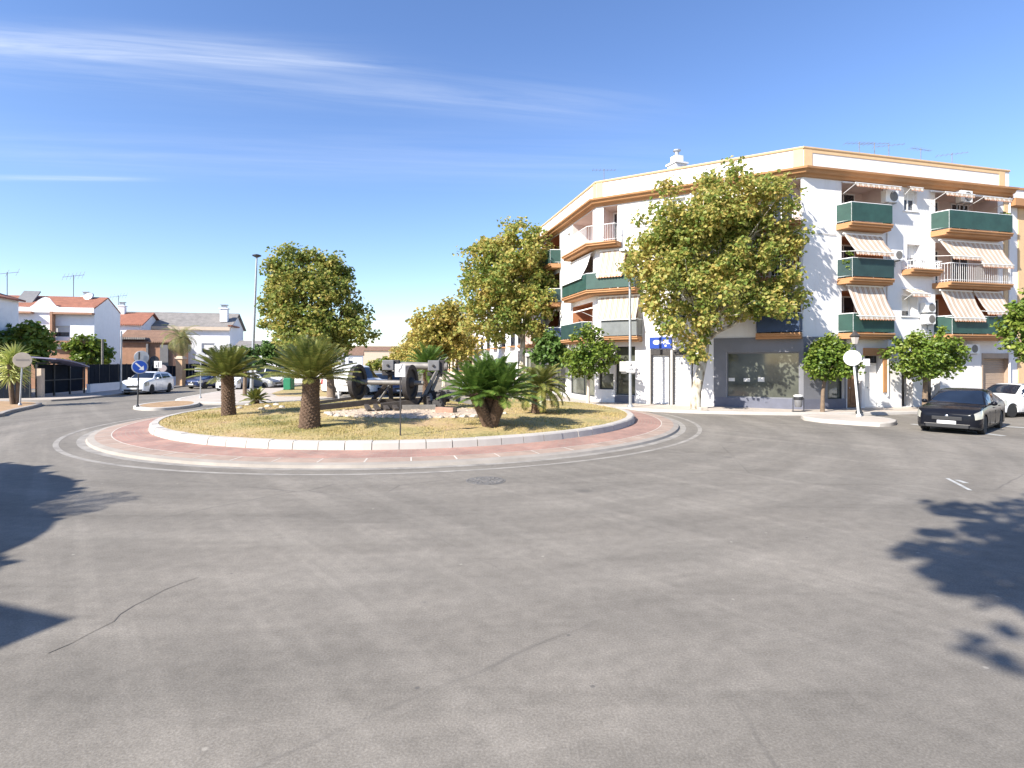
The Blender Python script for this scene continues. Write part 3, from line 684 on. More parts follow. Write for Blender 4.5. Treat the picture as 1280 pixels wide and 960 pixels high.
# clipped orange trees along the pavement
def orange_tree(label, u, v, h, cu, cv, ru, rv, seed, bmat='brown_bark', n=150, leaf=0.15, tr=0.09):
    x, y = G(u, v, h); m = y/FL
    c = (XU(cu, y)-x, 0, ZV(cv, y)-h); rx, rz = ru*m, rv*m
    lo = [(c[0], 0, c[2], rx*.85, rx*.8, rz*.8), (c[0]-rx*.45, .1, c[2]-rz*.15, rx*.5, rx*.5, rz*.55), (c[0]+rx*.45, -.1, c[2]-rz*.1, rx*.5, rx*.5, rz*.55), (c[0]+rx*.1, 0, c[2]+rz*.45, rx*.5, rx*.5, rz*.5), (c[0]-rx*.2, -.2, c[2]-rz*.45, rx*.6, rx*.6, rz*.42)]
    zf = c[2]-rz*0.55
    return broad_tree('orange_tree', label, 'tree', (x, y, h), [(0, 0, 0), (.02, 0, zf*.5), (c[0]*.4, 0, zf)], tr, lo, n, 34, leaf, mt['orange_leaf'], mt[bmat], seed, 'orange trees', None, 0.34, 5, 0.4, 3.2)
orange_tree('light green orange tree with pale trunk, before the grey shopfront left of the signed pole', 735, 506, .13, 737, 441, 40, 38, 31, 'white_bark')
orange_tree('rounded orange tree between the litter bin and the white round sign', 1028, 514.5, .13, 1038, 449, 34, 32, 32, 'brown_bark')
orange_tree('widest orange tree, crown spread behind the black car', 1156, 513, .13, 1158, 444, 52, 36, 33, 'brown_bark', 190, 0.15, 0.12)
x, y = 22.6, 24.3
broad_tree('orange_tree', 'tall leafy orange tree cut off by the right edge, above the white car', 'tree', (x, y, .13), [(0, 0, 0), (0, 0, 1.1), (0.1, 0, 2.2)], .11,
           [(.2, 0, 3.8, 1.3, 1.2, 1.6), (-.3, -.2, 4.4, .6, .8, .9), (.6, 0, 4.9, .7, .7, .7), (-.2, 0, 2.9, .9, .8, .6), (.9, 0, 3.2, .9, .9, .9)], 190, 34, .16, mt['orange_leaf'], mt['brown_bark'], 34, 'orange trees', None, .36, 5, .4, 3.2)

# cycads
def frond(mb, base, az, el, L, droop, rr, npair=36, lw=0.2):
    """one arching pinnate leaf"""
    d = Vector((math.cos(az), math.sin(az), 0)); p = Vector(base); path = [p.copy()]; e = el; k = 12
    for i in range(k):
        e -= droop/k*(0.5 + i/k); p = p + (d*math.cos(e) + Vector((0, 0, math.sin(e))))*L/k; path.append(p.copy())
    side = Vector((-d.y, d.x, 0))
    mb.tube([path[0], path[4], path[8], path[12]], [0.018, 0.014, 0.009, 0.003], 4, False)
    for i in range(npair):
        f = 0.16 + 0.84*i/npair; s = f*k; j = min(int(s), k-1); q = path[j].lerp(path[j+1], s-j); t = (path[j+1]-path[j]).normalized(); up = side.cross(t).normalized()
        ln = lw*(0.35 + 1.1*math.sin(PI*min(1, f*0.93 + 0.05))**0.7)*rr.uniform(.85, 1.1)
        for sg in (-1, 1):
            dr = (side*sg*0.82 + t*0.55 + up*0.28).normalized(); a = q + dr*ln; w2 = t*0.012
            mid = q + dr*ln*0.5 + up*0.012
            mb.add([q - w2*.6, mid - w2*1.1, a, mid + w2*1.1, q + w2*.6], [(0, 1, 2, 3, 4)])
def scale_trunk(mb, path, rad, rr, n=230):
    mb.tube(path, rad, 18)
    path = [Vector(p) for p in path]; K = len(path)-1
    for i in range(n):
        f = (i+0.5)/n; s = f*K; j = min(int(s), K-1); c = path[j].lerp(path[j+1], s-j); r = rad[j] + (rad[j+1]-rad[j])*(s-j)
        a = i*2.39996; o = Vector((math.cos(a), math.sin(a), 0)); t = Vector((-o.y, o.x, 0)); z = Vector((0, 0, 1)); w2 = r*0.17; hh = 0.045
        q = c + o*r*0.97; pk = q + o*rr.uniform(.02, .042) + z*0.04
        mb.add([q - t*w2 - z*hh, q + t*w2 - z*hh, q + t*w2 + z*hh*.5, q - t*w2 + z*hh*.5, pk], [(0, 1, 4), (1, 2, 4), (2, 3, 4), (3, 0, 4)])
def cycad(label, loc, th, r0, r1, L, nf, seed, mat='cycad_leaf', heads=None, droop=1.0, group='cycads on the roundabout', lean=0.0, elmin=-0.25, lw=0.2, skirts=True):
    rr = random.Random(seed); t = thing('cycad', label, 'cycad', loc, 0, group)
    heads = heads or [((0, 0, 0), (lean, 0, th), r0, r1, 1.0, nf)]
    g = MB(); fr = MB()
    for b, e, ra, rb, sc, nfr in heads:
        b, e = Vector(b), Vector(e)
        path = [b + Vector((0, 0, -.1)), b, b.lerp(e, .25), b.lerp(e, .5), b.lerp(e, .75), e, e + Vector((0, 0, .08))]
        scale_trunk(g, path, [ra*1.05, ra*1.05, ra*.97, (ra+rb)/2*.97, rb*.97, rb, rb*.6], rr, int(300*max(.4, (e-b).length)))
        for i in range(nfr):
            f = (i + .5)/nfr; az = i*2.39996 + rr.uniform(-.2, .2); el = elmin + (1.45 - elmin)*f**0.85 + rr.uniform(-.08, .08)
            frond(fr, e + Vector((math.cos(az), math.sin(az), 0))*rb*0.6*(1-f) + Vector((0, 0, .03 + .1*f)), az, el, L*sc*rr.uniform(.85, 1.08)*(1.0 - 0.14*f), droop*(0.65 + .5*(1-f)), rr, 36, lw*sc)
    g.build('trunk', mt['cycad_trunk'], t, fix=False); fr.build('crown', mt[mat], t, fix=False)
    return t
P1 = GM(387, 534); P2 = GM(286, 519); P3 = GM(612, 533); P4 = GM(673, 516)
cycad('cycad with stout scaly trunk standing nearest the small white plaque', P1, 1.42, 0.30, 0.25, 1.5, 70, 41, lean=0.05, droop=.55, elmin=.16)
cycad('leftmost cycad on the roundabout with slender straight trunk', P2, 1.4, 0.24, 0.22, 1.4, 62, 42, lean=-.05, elmin=.16, droop=.65)
hd = [((0, 0, 0), (-.42, -.1, .95), .2, .2, .95, 46), ((.05, .05, 0), (.38, -.12, .9), .19, .2, 1.0, 46), ((0, .1, 0), (.05, .25, 1.15), .18, .2, 1.0, 42)]
cycad('bushy bright green cycad with trunk fanning into several heads', P3, 1.0, .26, .3, 1.32, 0, 43, 'cycad_leaf_green', hd, 0.7, lean=0, elmin=.08)
cycad('dark cycad with drooping fronds behind the bushy bright green one', P4, 0.92, 0.27, 0.25, 1.3, 54, 44, 'cycad_leaf', None, 1.5, lean=.05, elmin=-.35)
cycad('cycad whose green fronds show over the grey beam of the monument', (XU(535, 28.5), 28.5, mound(XU(535, 28.5), 28.5)), 1.55, .27, .25, 1.5, 56, 45, 'cycad_leaf_green', None, .9)
cycad('tiny trunkless cycad sprouting among stones at the mound edge', (*GM(320, 505)[:2], GM(320, 505)[2]), 0.12, .14, .14, .75, 26, 46, 'cycad_leaf', None, .9, lw=.13, elmin=.1)

# yucca, palm, garden trees on the left
def yucca(label, loc, h, nh, seed, L=0.75):
    rr = random.Random(seed); t = thing('yucca', label, 'yucca', loc); g = MB(); f = MB()
    for k in range(nh):
        a = 2*PI*k/nh + .4; e = Vector((math.cos(a)*.32*(k > 0), math.sin(a)*.3*(k > 0), h*(1 - .22*k/nh)))
        b = Vector((math.cos(a)*.12, math.sin(a)*.12, -.05)); mid = b.lerp(e, .5) + Vector((math.cos(a)*.14, 0, 0)); g.tube([b, mid, e], [.1, .085, .08], 8)
        for zz_ in (0, -.35, -.7):
            for i in range(46 if zz_ == 0 else 26):
                az = i*2.4 + rr.uniform(-.2, .2); el = (-.5 + 1.9*(i/46) if zz_ == 0 else rr.uniform(-.9, .2)); d = Vector((math.cos(az)*math.cos(el), math.sin(az)*math.cos(el), math.sin(el)))
                s = d.orthogonal().normalized()*.03; ln = L*rr.uniform(.8, 1.1); p = e + Vector((0, 0, zz_)); m = p + d*ln*.5; q = p + d*ln - Vector((0, 0, .12*ln))
                f.add([p - s*.7, m - s, q, m + s, p + s*.7], [(0, 1, 2, 3, 4)])
    g.build('trunk', mt['brown_bark'], t, fix=False, smooth=60); f.build('crown', mt['yucca_leaf'], t, fix=False); return t
yx, yy = G(18, 505, .14)
yucca('spiky yucca with twin bare stems behind the beige round sign', (yx, yy, .13), 2.6, 3, 51, 1.05)
def palm(label, loc, h, r, L, nf, seed, droop=2.3, mat='palm_leaf', tm='palm_trunk'):
    rr = random.Random(seed); t = thing('palm_tree', label, 'palm', loc); g = MB(); f = MB()
    path = [(0.04*math.sin(i), 0, h*i/6) for i in range(7)]; scale_trunk(g, [(0, 0, -.1)] + path, [r*1.2] + [r*(1.1-.2*i/6) for i in range(7)], rr, 200)
    for i in range(nf):
        q = (i+.5)/nf; az = i*2.39996; el = -.5 + 1.9*q
        frond(f, (0, 0, h + .1*q), az, el, L*rr.uniform(.85, 1.1), droop*(.7 + .5*(1-q)), rr, 26, .34)
    g.build('trunk', mt[tm], t, fix=False); f.build('crown', mt[mat], t, fix=False); return t
palm('date palm with dry hanging fronds in front of the long grey roofed house', (XU(226, 55), 55, .1), 4.6, .28, 2.3, 44, 61)
def garden_tree(name, label, u, Y, h, r, zc, rz, seed, mat, leaf=.3, n=110, bmat='brown_bark', zb=0.1):
    lo = [(0, 0, zc, r*.8, r*.8, rz*.8), (r*.45, 0, zc-.15*rz, r*.55, r*.55, rz*.6), (-r*.45, 0, zc-.1*rz, r*.55, r*.55, rz*.6), (0, -.2, zc+.4*rz, r*.55, r*.55, rz*.5)]
    return broad_tree(name, label, 'tree', (XU(u, Y), Y, zb), [(0, 0, 0), (0, 0, zc*.3), (0.05, 0, zc-rz*.6)], .13, lo, n, 30, leaf, mt[mat], mt[bmat], seed, None, None, .45, 4, .35, 3.0)
garden_tree('garden_tree', 'rounded green garden tree in front of the white house with red roof', 110, 50, 4.6, 2.05, 3.3, 1.6, 71, 'orange_leaf')
garden_tree('garden_tree', 'bright leafy garden tree rising behind the yucca', 36, 39.5, 5.6, 1.6, 3.5, 1.9, 72, 'orange_leaf')
garden_tree('garden_tree', 'dark leafy tree at the left edge below the leftmost house', -8, 39.5, 5.5, 1.5, 3.7, 2.0, 73, 'dark_leaf')
garden_tree('street_tree', 'young slim street tree behind the leftmost cycad', 306, 38, 3.4, .9, 2.5, .9, 74, 'dark_leaf', .2, 50)
garden_tree('garden_tree', 'dark green tree behind the white houses near the tall lamp post', 345, 56, 5.5, 2.6, 3.0, 2.0, 75, 'dark_leaf', .35, 90)
garden_tree('garden_tree', 'low yellowish bush at the far end of the avenue', 478, 95, 4, 2.6, 1.8, 1.4, 76, 'plane_leaf', .4, 60)
garden_tree('street_tree', 'small dark tree beneath the white balcony right of the tall plane tree', 688, 37.5, 5, 1.3, 3.0, 1.5, 77, 'dark_leaf', .25, 70)
# trees behind the camera whose shade falls on the road in the picture
fd = Vector((math.cos(SUN_A), math.sin(SUN_A)))/math.tan(SUN_E)
gc = Vector(G(1430, 705)); c = gc - fd*10.5
blobs = [(1116, 661, .5), (1150, 678, .48), (1200, 636, .6), (1238, 652, .85), (1178, 702, .7), (1232, 700, .9), (1290, 690, 1.25), (1160, 738, .55), (1212, 733, .75), (1268, 730, .8), (1222, 784, .58), (1264, 792, .68), (1330, 640, 1.2), (1340, 770, .7), (1400, 700, 1.4), (1300, 620, .7)]
lo = [(G(u, v)[0] - gc.x, G(u, v)[1] - gc.y, 10.5, max(.15, r - .22), max(.15, r - .22), .2 + .15*r) for u, v, r in blobs]
broad_tree('plane_tree', 'tall plane tree outside the picture whose leafy shade falls at the lower right', 'tree', (c.x, c.y, 0), [(0, 0, 0), (0, 0, 4), (.1, 0, 7.5)], .3,
           lo, 125, 24, .2, mt['plane_leaf'], mt['bark'], 81, 'plane trees', None, .30, 7)
gc = Vector((-11.0, 9.0)); c = gc - fd*5.0
lo = [(-.2, .3, 5.0, 3.05, 3.05, .9), (-1.6, 1.9, 5.0, 2.55, 2.55, .8), (1.95, -2.0, 5.0, 2.5, 2.5, .8), (-3, -1.5, 5.0, 3.0, 3.0, .9), (3.2, -3.4, 5.0, 1.9, 1.9, .7)]
t = broad_tree('clipped_tree', 'dense round clipped tree outside the picture shading the left of the road', 'tree', (c.x, c.y, 0), [(0, 0, 0), (0, 0, 1.6), (0, 0, 2.6)], .28,
           lo, 700, 40, .16, mt['dark_leaf'], mt['brown_bark'], 82, None, None, .12, 3, .3, 6.0)
g = MB()
for l_ in lo: g.ball(l_[:3], (l_[3]*.97, l_[4]*.97, l_[5]*.95), 28, 12)
g.build('shade_core', mt['dark_leaf'], t, smooth=60)  # solid balls added inside the leaves so the crown casts smooth-edged shade
c = Vector((-8.3, 9.0)) - fd*3.6
palm('short palm outside the picture whose frond tips shade the road at the left', (c.x, c.y, 0), 3.2, .2, 1.5, 30, 83, 1.3)

# building behind the camera whose roof corner shades the lower left
e1, e2 = Vector((-.948, .319, 0)), Vector((-.319, -.948, 0)); K0 = Vector((-4.2, 5.33, 0)) - Vector((fd.x, fd.y, 0))*6.0
bt = thing('house', 'white house outside the picture whose roof corner shades the lower left', 'house', tuple(K0))
g = MB(); g.prism([(0, 0), tuple((e1*9)[:2]), tuple((e1*9 + e2*9)[:2]), tuple((e2*9)[:2])], 0, 5.7); g.build('wall', mt['house_white'], bt)
g = MB(); q_ = -(e1 + e2)*.02; g.prism([tuple(q_[:2]), tuple((q_ + e1*9.1)[:2]), tuple((q_ + e1*9.1 + e2*9.1)[:2]), tuple((q_ + e2*9.1)[:2])], 5.71, 6.0); g.build('roof', mt['kerb_grey'], bt)
# ------------------------------------------------------------------ apartment block
class Facade:
    """x runs left to right as seen from the street, y goes inward, z up"""
    def __init__(s, o, t): s.o = Vector(o); s.t = Vector(t); s.n = Vector((-t[1], t[0], 0)); s.m = Matrix(((t[0], s.n.x, 0, o[0]), (t[1], s.n.y, 0, o[1]), (0, 0, 1, 0), (0, 0, 0, 1)))
    def x(s, u, d=0.0):
        k = (u-640)/FL; return (k*(s.o.y - s.n.y*d) - (s.o.x - s.n.x*d))/(s.t.x - k*s.t.y)
    def z(s, u, v, d=0.0):
        X = s.x(u, d); return HC + (VH - v)/FL*(s.o.y + s.t.y*X - s.n.y*d)
    def p(s, x, d=0.0): return s.o + s.t*x - s.n*d
FR = Facade(KP, TR); FC = Facade(MP, Vector((0.8675, -0.4975, 0))); FT = Facade(MP, -T3)
LC, LR, LT = 10.65, 13.4, 17.0
ZT, ZC1, ZC0 = 12.86, 11.8, 11.38
FLO = [3.84, 6.52, 9.20]
def wall_holes(mb, f, x0, x1, z0, z1, holes, d=0.0):
    xs = sorted({x0, x1, *[h[i] for h in holes for i in (0, 1) if x0 < h[i] < x1]}); zs = sorted({z0, z1, *[h[i] for h in holes for i in (2, 3) if z0 < h[i] < z1]})
    for a, b in zip(xs, xs[1:]):
        for c, e in zip(zs, zs[1:]):
            mx, mz = (a+b)/2, (c+e)/2
            if any(h[0] < mx < h[1] and h[2] < mz < h[3] for h in holes): continue
            mb.add([f.m @ Vector(p) for p in ((a, -d, c), (b, -d, c), (b, -d, e), (a, -d, e))], [(0, 1, 2, 3)])
def fbox(mb, f, x0, x1, d0, d1, z0, z1):
    """box on a facade, d0 to d1 outward"""
    sv = mb.xf; mb.xf = f.m; mb.bb(x0, x1, -d1, -d0, z0, z1); mb.xf = sv; return mb
BLK = thing('apartment_block', 'white four storey corner apartment block with ochre trim and striped awnings', 'apartment block', tuple(MP))
def part(name, mb, mat, parent=BLK, **k): return mb.build(name, mat, parent, world=True, **k)
recess = []   # facade, x0, x1, z0, z1, depth, material
def opening(f, x0, x1, z0, z1, dep, kind, **k): recess.append((f, x0, x1, z0, z1, dep, kind, k))
rx = FR.x
# right facade openings
for fl in range(3):
    z = FLO[fl]; top = z + 2.12
    opening(FR, rx(1052), rx(1104), z, top, 1.25, 'loggia' if fl == 2 else 'terra', door=1)
    opening(FR, rx(1169), rx(1247), z, top, 1.25, 'loggia' if fl >= 1 else 'terra', door=2)
opening(FR, rx(1127), rx(1147), 3.84 + .95, 3.84 + 2.0, .5, 'window')
opening(FR, rx(1130), rx(1146), 9.2 + 1.0, 9.2 + 2.0, .2, 'window')
opening(FR, rx(1134), rx(1150), 6.52 + .9, 6.52 + 1.95, .3, 'window')
# chamfer openings
cx = FC.x
for fl in range(3):
    z = FLO[fl]
    opening(FC, .45, cx(797) if fl < 2 else cx(772), z, z + 2.12, 1.2, 'terra' if fl < 2 else 'loggia', door=1)
    opening(FC, cx(948), cx(1001), z, z + 2.12, 1.1, 'terra' if fl == 1 else 'loggia', door=1)
    for u in (835, 870, 905): opening(FC, cx(u), cx(u + 22), z + .85, z + 2.05, .22, 'window')
# left facade (towards the avenue)
tx = FT.x
for fl in range(3):
    z = FLO[fl]
    opening(FT, tx(716), -.5, z, z + 2.12, 1.2, 'terra' if fl == 0 else 'loggia', door=1)
    opening(FT, -10.8, -6.6, z, z + 2.12, 1.2, 'terra', door=2)
    opening(FT, -16.2, -12.6, z, z + 2.12, 1.2, 'loggia', door=1)
    if fl == 2: opening(FT, tx(709), tx(713), z + 1.3, z + 1.75, .2, 'window')
# ground floor
opening(FT, -16, -10.6, .5, 2.9, .25, 'shop'); opening(FT, -9.6, -5.4, .35, 2.95, .25, 'shop'); opening(FT, -4.9, -.2, .35, 3.15, .3, 'shop')
opening(FC, .15, cx(767), .85, 3.15, .3, 'shop'); opening(FC, cx(768.5), cx(794), .55, 3.3, .35, 'shop')
opening(FC, cx(813), cx(838), .13, 3.1, .18, 'roller'); opening(FC, cx(840.5), cx(866), .13, 3.1, .18, 'roller')
opening(FC, cx(908), cx(1000), FC.z(950, 498), FC.z(950, 440), .16, 'bigshop')
opening(FR, rx(1034), rx(1055), FR.z(1045, 501), FR.z(1045, 471), .2, 'shop')
opening(FR, rx(1059), rx(1077), .13, 2.6, .3, 'wooddoor')
opening(FR, rx(1081), rx(1103), .13, 2.75, .35, 'orangedoor')
opening(FR, rx(1127), rx(1141), .13, 2.8, .5, 'darkdoor'); opening(FR, rx(1154), rx(1175), .13, 2.8, .5, 'darkdoor')
opening(FR, rx(1227), rx(1262), .13, 2.9, .25, 'brownroller')
g = MB()
for f, a, b in ((FT, -LT, 0), (FC, 0, LC), (FR, 0, LR)):
    wall_holes(g, f, a, b, 0.0, ZC0, [(r[1], r[2], r[3], r[4]) for r in recess if r[0] is f])
# reveals of the openings
for f, x0, x1, z0, z1, dep, kind, k in recess:
    if kind in ('loggia', 'terra'): continue
    q = lambda *P: g.add([f.m @ Vector(p) for p in P], [(0, 1, 2, 3)])
    q((x0, 0, z0), (x0, dep, z0), (x0, dep, z1), (x0, 0, z1)); q((x1, 0, z0), (x1, 0, z1), (x1, dep, z1), (x1, dep, z0))
    q((x0, 0, z0), (x1, 0, z0), (x1, dep, z0), (x0, dep, z0)); q((x0, 0, z1), (x0, dep, z1), (x1, dep, z1), (x1, 0, z1))
# parapet, back walls, roof
far = FT.p(-LT); end = FR.p(LR); bk = end - NR*13.0; bf = far - N3*15.0
for a, b in ((end, bk), (bk, bf), (bf, far)): g.add([(a.x, a.y, 0), (b.x, b.y, 0), (b.x, b.y, ZT - .02), (a.x, a.y, ZT - .02)], [(0, 1, 2, 3)])
outl = [far, Vector(MP), Vector(KP), end, bk, bf]
part('wall', g, mt['white'], fix=False)
g = MB(); g.add([(p.x, p.y, ZC1) for p in outl], [tuple(range(6))]); part('roof', g, mt['kerb_grey'], fix=False)
g = MB()
for f, a, b in ((FT, -LT, 0), (FC, 0, LC), (FR, 0, LR)):
    e0 = .06 if f is not FT else 0; fbox(g, f, a + .0, b, -.18, .0, ZC1, ZT - .08)
part('parapet', g, mt['white'])
def outline(paths, d):
    """points of a wall polyline moved outward by d"""
    n = len(paths); out = []
    for i, p in enumerate(paths):
        ns = []
        for a, b in ((i-1, i), (i, i+1)):
            if a < 0 or b >= n: continue
            t = (paths[b]-paths[a]).normalized(); ns.append(Vector((t.y, -t.x, 0)))
        m = ns[0] if len(ns) == 1 else (ns[0]+ns[1]).normalized()
        out.append(p + m*d/(m.dot(ns[0])))
    return out
wp = [far, Vector(MP), Vector(KP), end]
def band(mb, path, prof):
    rings = [[Vector((*q[:2], z)) for q in outline(path, d)] for d, z in prof]
    n = len(path); m = len(prof); vs = [p for r in rings for p in r]
    mb.add(vs, [(j*n+i, j*n+i+1, (j+1)*n+i+1, (j+1)*n+i) for j in range(m-1) for i in range(n-1)])
    mb.add([r[0] for r in rings], [tuple(range(m))]); mb.add([r[-1] for r in rings], [tuple(range(m))])
g = MB(); band(g, wp, [(0.004, ZC0), (.12, ZC0 + .02), (.16, ZC0 + .12), (.30, ZC0 + .15), (.36, ZC0 + .28), (.46, ZC0 + .31), (.48, ZC1 - .02), (.004, ZC1 + .02)])
part('cornice', g, mt['ochre'], fix=False)
g = MB(); band(g, wp, [(-.2, ZT - .1), (.05, ZT - .1), (.07, ZT - .06), (.07, ZT), (-.2, ZT)])
part('coping', g, mt['cream'], fix=False)
for f, a, b in ((FR, 0.02, .5), (FR, LR - .75, LR - .35), (FC, LC - .45, LC - .02), (FC, .02, .4), (FT, -.4, -.02)):
    g = MB(); fbox(g, f, a, b, .004, .035, ZC1 + .02, ZT - .1); part('parapet_pier', g, mt['cream'])
g = MB(); fbox(g, FR, .5, LR - .75, .004, .03, ZT - .26, ZT - .1); part('parapet_trim', g, mt['cream'])
g = MB(); fbox(g, FR, LR - .42, LR - .14, .004, .05, 3.8, ZC0 - .002); part('corner_pilaster', g, mt['cream'])

def loggia(f, x0, x1, z0, z1, dep, kind, door=1):
    g = MB(); q = lambda *P: g.add([f.m @ Vector(p) for p in P], [(0, 1, 2, 3)])
    q((x0, dep, z0), (x1, dep, z0), (x1, dep, z1), (x0, dep, z1)); q((x0, 0, z0), (x0, dep, z0), (x0, dep, z1), (x0, 0, z1)); q((x1, 0, z0), (x1, 0, z1), (x1, dep, z1), (x1, dep, z0))
    q((x0, 0, z0), (x1, 0, z0), (x1, dep, z0), (x0, dep, z0)); q((x0, 0, z1), (x0, dep, z1), (x1, dep, z1), (x1, 0, z1))
    lg = part('loggia', g, mt[kind], fix=False)
    w = x1 - x0
    for i in range(door):
        a = x0 + w*(i + .22)/door; b = x0 + w*(i + .8)/door
        g = MB(); 
        for c in (a, (a+b)/2 - .03, b - .06): fbox(g, f, c, c + .06, -dep + .004, -dep + .06, z0 + .01, z0 + 1.95)
        fbox(g, f, a, b, -dep + .004, -dep + .06, z0 + 1.95, z0 + 2.02)
        fr = part('window', g, mt['white_metal'], lg)
        g = MB(); fbox(g, f, a + .06, b - .06, -dep + .006, -dep + .03, z0 + .05, z0 + 1.95); part('door_pane', g, mt['glass'], lg)
for r in recess:
    f, x0, x1, z0, z1, dep, kind, k = r
    if kind in ('loggia', 'terra'):
        loggia(f, x0, x1, z0, z1, dep, kind, **k)
    elif kind == 'window':
        g = MB(); fbox(g, f, x0, x0 + .06, -dep, -dep + .05, z0, z1); fbox(g, f, x1 - .06, x1, -dep, -dep + .05, z0, z1); fbox(g, f, x0 + .06, x1 - .06, -dep, -dep + .05, z1 - .06, z1); fbox(g, f, x0 + .06, x1 - .06, -dep, -dep + .05, z0, z0 + .06); fbox(g, f, (x0+x1)/2 - .03, (x0+x1)/2 + .03, -dep, -dep + .045, z0 + .06, z1 - .06)
        w_ = part('window', g, mt['white_metal'])
        g = MB(); fbox(g, f, x0 - .02, x1 + .02, -dep - .03, -dep, z0 - .02, z1 + .02); part('pane', g, mt['glass'], w_)
        h = .35 + .5*((int(x0*13) % 5)/5); g = MB(); fbox(g, f, x0 + .06, x1 - .06, -dep + .003, -dep + .02, z1 - .06 - (z1-z0)*h, z1 - .06); part('blind', g, mt['blind'], w_)
        g = MB(); fbox(g, f, x0 - .08, x1 + .08, .002, .06, z0 - .07, z0 - .002); part('sill', g, mt['white'], w_)
    elif kind in ('shop', 'bigshop'):
        n = 1 if x1 - x0 < 1.2 else (2 if kind == 'shop' else 1)
        g = MB()
        for i in range(n + 1):
            c = x0 + (x1 - x0 - .06)*i/n; fbox(g, f, c, c + .06, -dep, -dep + .06, z0, z1)
        for i in range(n):
            a_, b_ = x0 + (x1-x0-.06)*i/n + .06, x0 + (x1-x0-.06)*(i+1)/n; fbox(g, f, a_, b_, -dep, -dep + .05, z1 - .07, z1); fbox(g, f, a_, b_, -dep, -dep + .05, z0, z0 + .07)
        w_ = part('shop_window', g, mt['dark_metal'] if kind == 'shop' else mt['grey_clad'])
        g = MB(); fbox(g, f, x0 - .02, x1 + .02, -dep - .03, -dep, z0 - .02, z1 + .02); part('pane', g, mt['shop_glass'], w_)
        if kind == 'bigshop':
            g = MB()
            for u, v, wd, hh in ((914, 474.5, .3, .17), (933, 475, .3, .17), (951, 474.5, .3, .22)):
                xx, zc = FC.x(u), FC.z(u, v); fbox(g, f, xx - wd/2, xx + wd/2, -dep + .003, -dep + .008, zc - hh/2, zc + hh/2)
            part('notice', g, mt['blind'], w_)
        elif f is FC:
            g = MB()
            xs_ = (x0 + (x1-x0)*.35, x0 + (x1-x0)*.75)
            for j, xx in enumerate(xs_): fbox(g, f, xx - .16, xx + .16, -dep + .003, -dep + .008, 1.75, 2.25)
            part('notice', g, mt['blind'], w_)
    elif kind in ('roller', 'brownroller'):
        g = MB(); nsl = 22
        for i in range(nsl): fbox(g, f, x0 + .07, x1 - .07, -dep, -dep + (.02 if i % 2 else .028), z0 + .02 + (z1-z0-.3)*i/nsl, z0 + .012 + (z1-z0-.3)*(i+1)/nsl)
        sh = part('roller_shutter', g, mt['shutter'] if kind == 'roller' else mt['brown_shutter'])
        g = MB(); fbox(g, f, x0, x0 + .07, -dep, .03, z0, z1); fbox(g, f, x1 - .07, x1, -dep, .03, z0, z1); fbox(g, f, x0 + .07, x1 - .07, -dep, .03, z1 - .28, z1)
        part('shutter_frame', g, mt['iron'] if kind == 'roller' else mt['brown_shutter'], sh)
    else:
        mat = {'wooddoor': 'wood', 'orangedoor': 'white_metal', 'darkdoor': 'iron'}[kind]
        g = MB(); fbox(g, f, x0 + .05, x1 - .05, -dep, -dep + .05, z0 + .02, z1 - .45)
        fbox(g, f, x0 + .05, x1 - .05, -dep, -dep + .07, z1 - .44, z1 - .38)
        for i in (0, 1):
            for j in (0, 1): fbox(g, f, x0 + .12 + i*(x1-x0-.2)/2, x0 + (x1-x0)/2 - .04 + i*(x1-x0-.16)/2, -dep + .05, -dep + .065, z0 + .15 + j*1.05, z0 + 1.05 + j*1.05 - .1)
        dr = part('door', g, mt[mat])
        g = MB(); fbox(g, f, x0 + .02, x1 - .02, -dep - .02, -dep + .01, z1 - .37, z1 - .02); part('pane', g, mt['glass'], dr)
        g = MB(); g.ball(f.m @ Vector(((x0+x1)/2 - .1, dep - .11, z0 + 1.0)), .04); part('handle', g, mt['chrome'], dr)
        if kind == 'orangedoor':
            g = MB(); fbox(g, f, x0 - .12, x1 + .32, .003, .12, z1, z1 + .38); fbox(g, f, x1, x1 + .3, .003, .08, .9, z1 - .002); part('door_surround', g, mt['ochre'], dr)
# grey cladding round the big shop window and the plinth
g = MB()
h = [(r[1], r[2], r[3], r[4]) for r in recess if r[6] == 'bigshop']; wall_holes(g, FC, cx(893), LC + .012, .62, 3.66, h, .03)
h = [(r[1], r[2], r[3], r[4]) for r in recess if r[0] is FR and r[6] in ('shop',)]; wall_holes(g, FR, -.012, rx(1057), .62, 3.66, h, .03)
fbox(g, FC, cx(893) - .03, cx(893), .0, .03, .13, 3.66); fbox(g, FR, rx(1057), rx(1057) + .03, 0, .03, .62, 3.66)
part('grey_cladding', g, mt['grey_clad'], fix=False)
g = MB(); fbox(g, FC, cx(893), LC + .018, .0, .045, 0.05, .62); fbox(g, FR, -.018, rx(1057), .0, .045, .05, .62); part('plinth', g, mt['plinth']); g = MB(); fbox(g, FC, cx(768.5), cx(793), .003, .05, .05, .54); part('plinth', g, mt['plinth'])

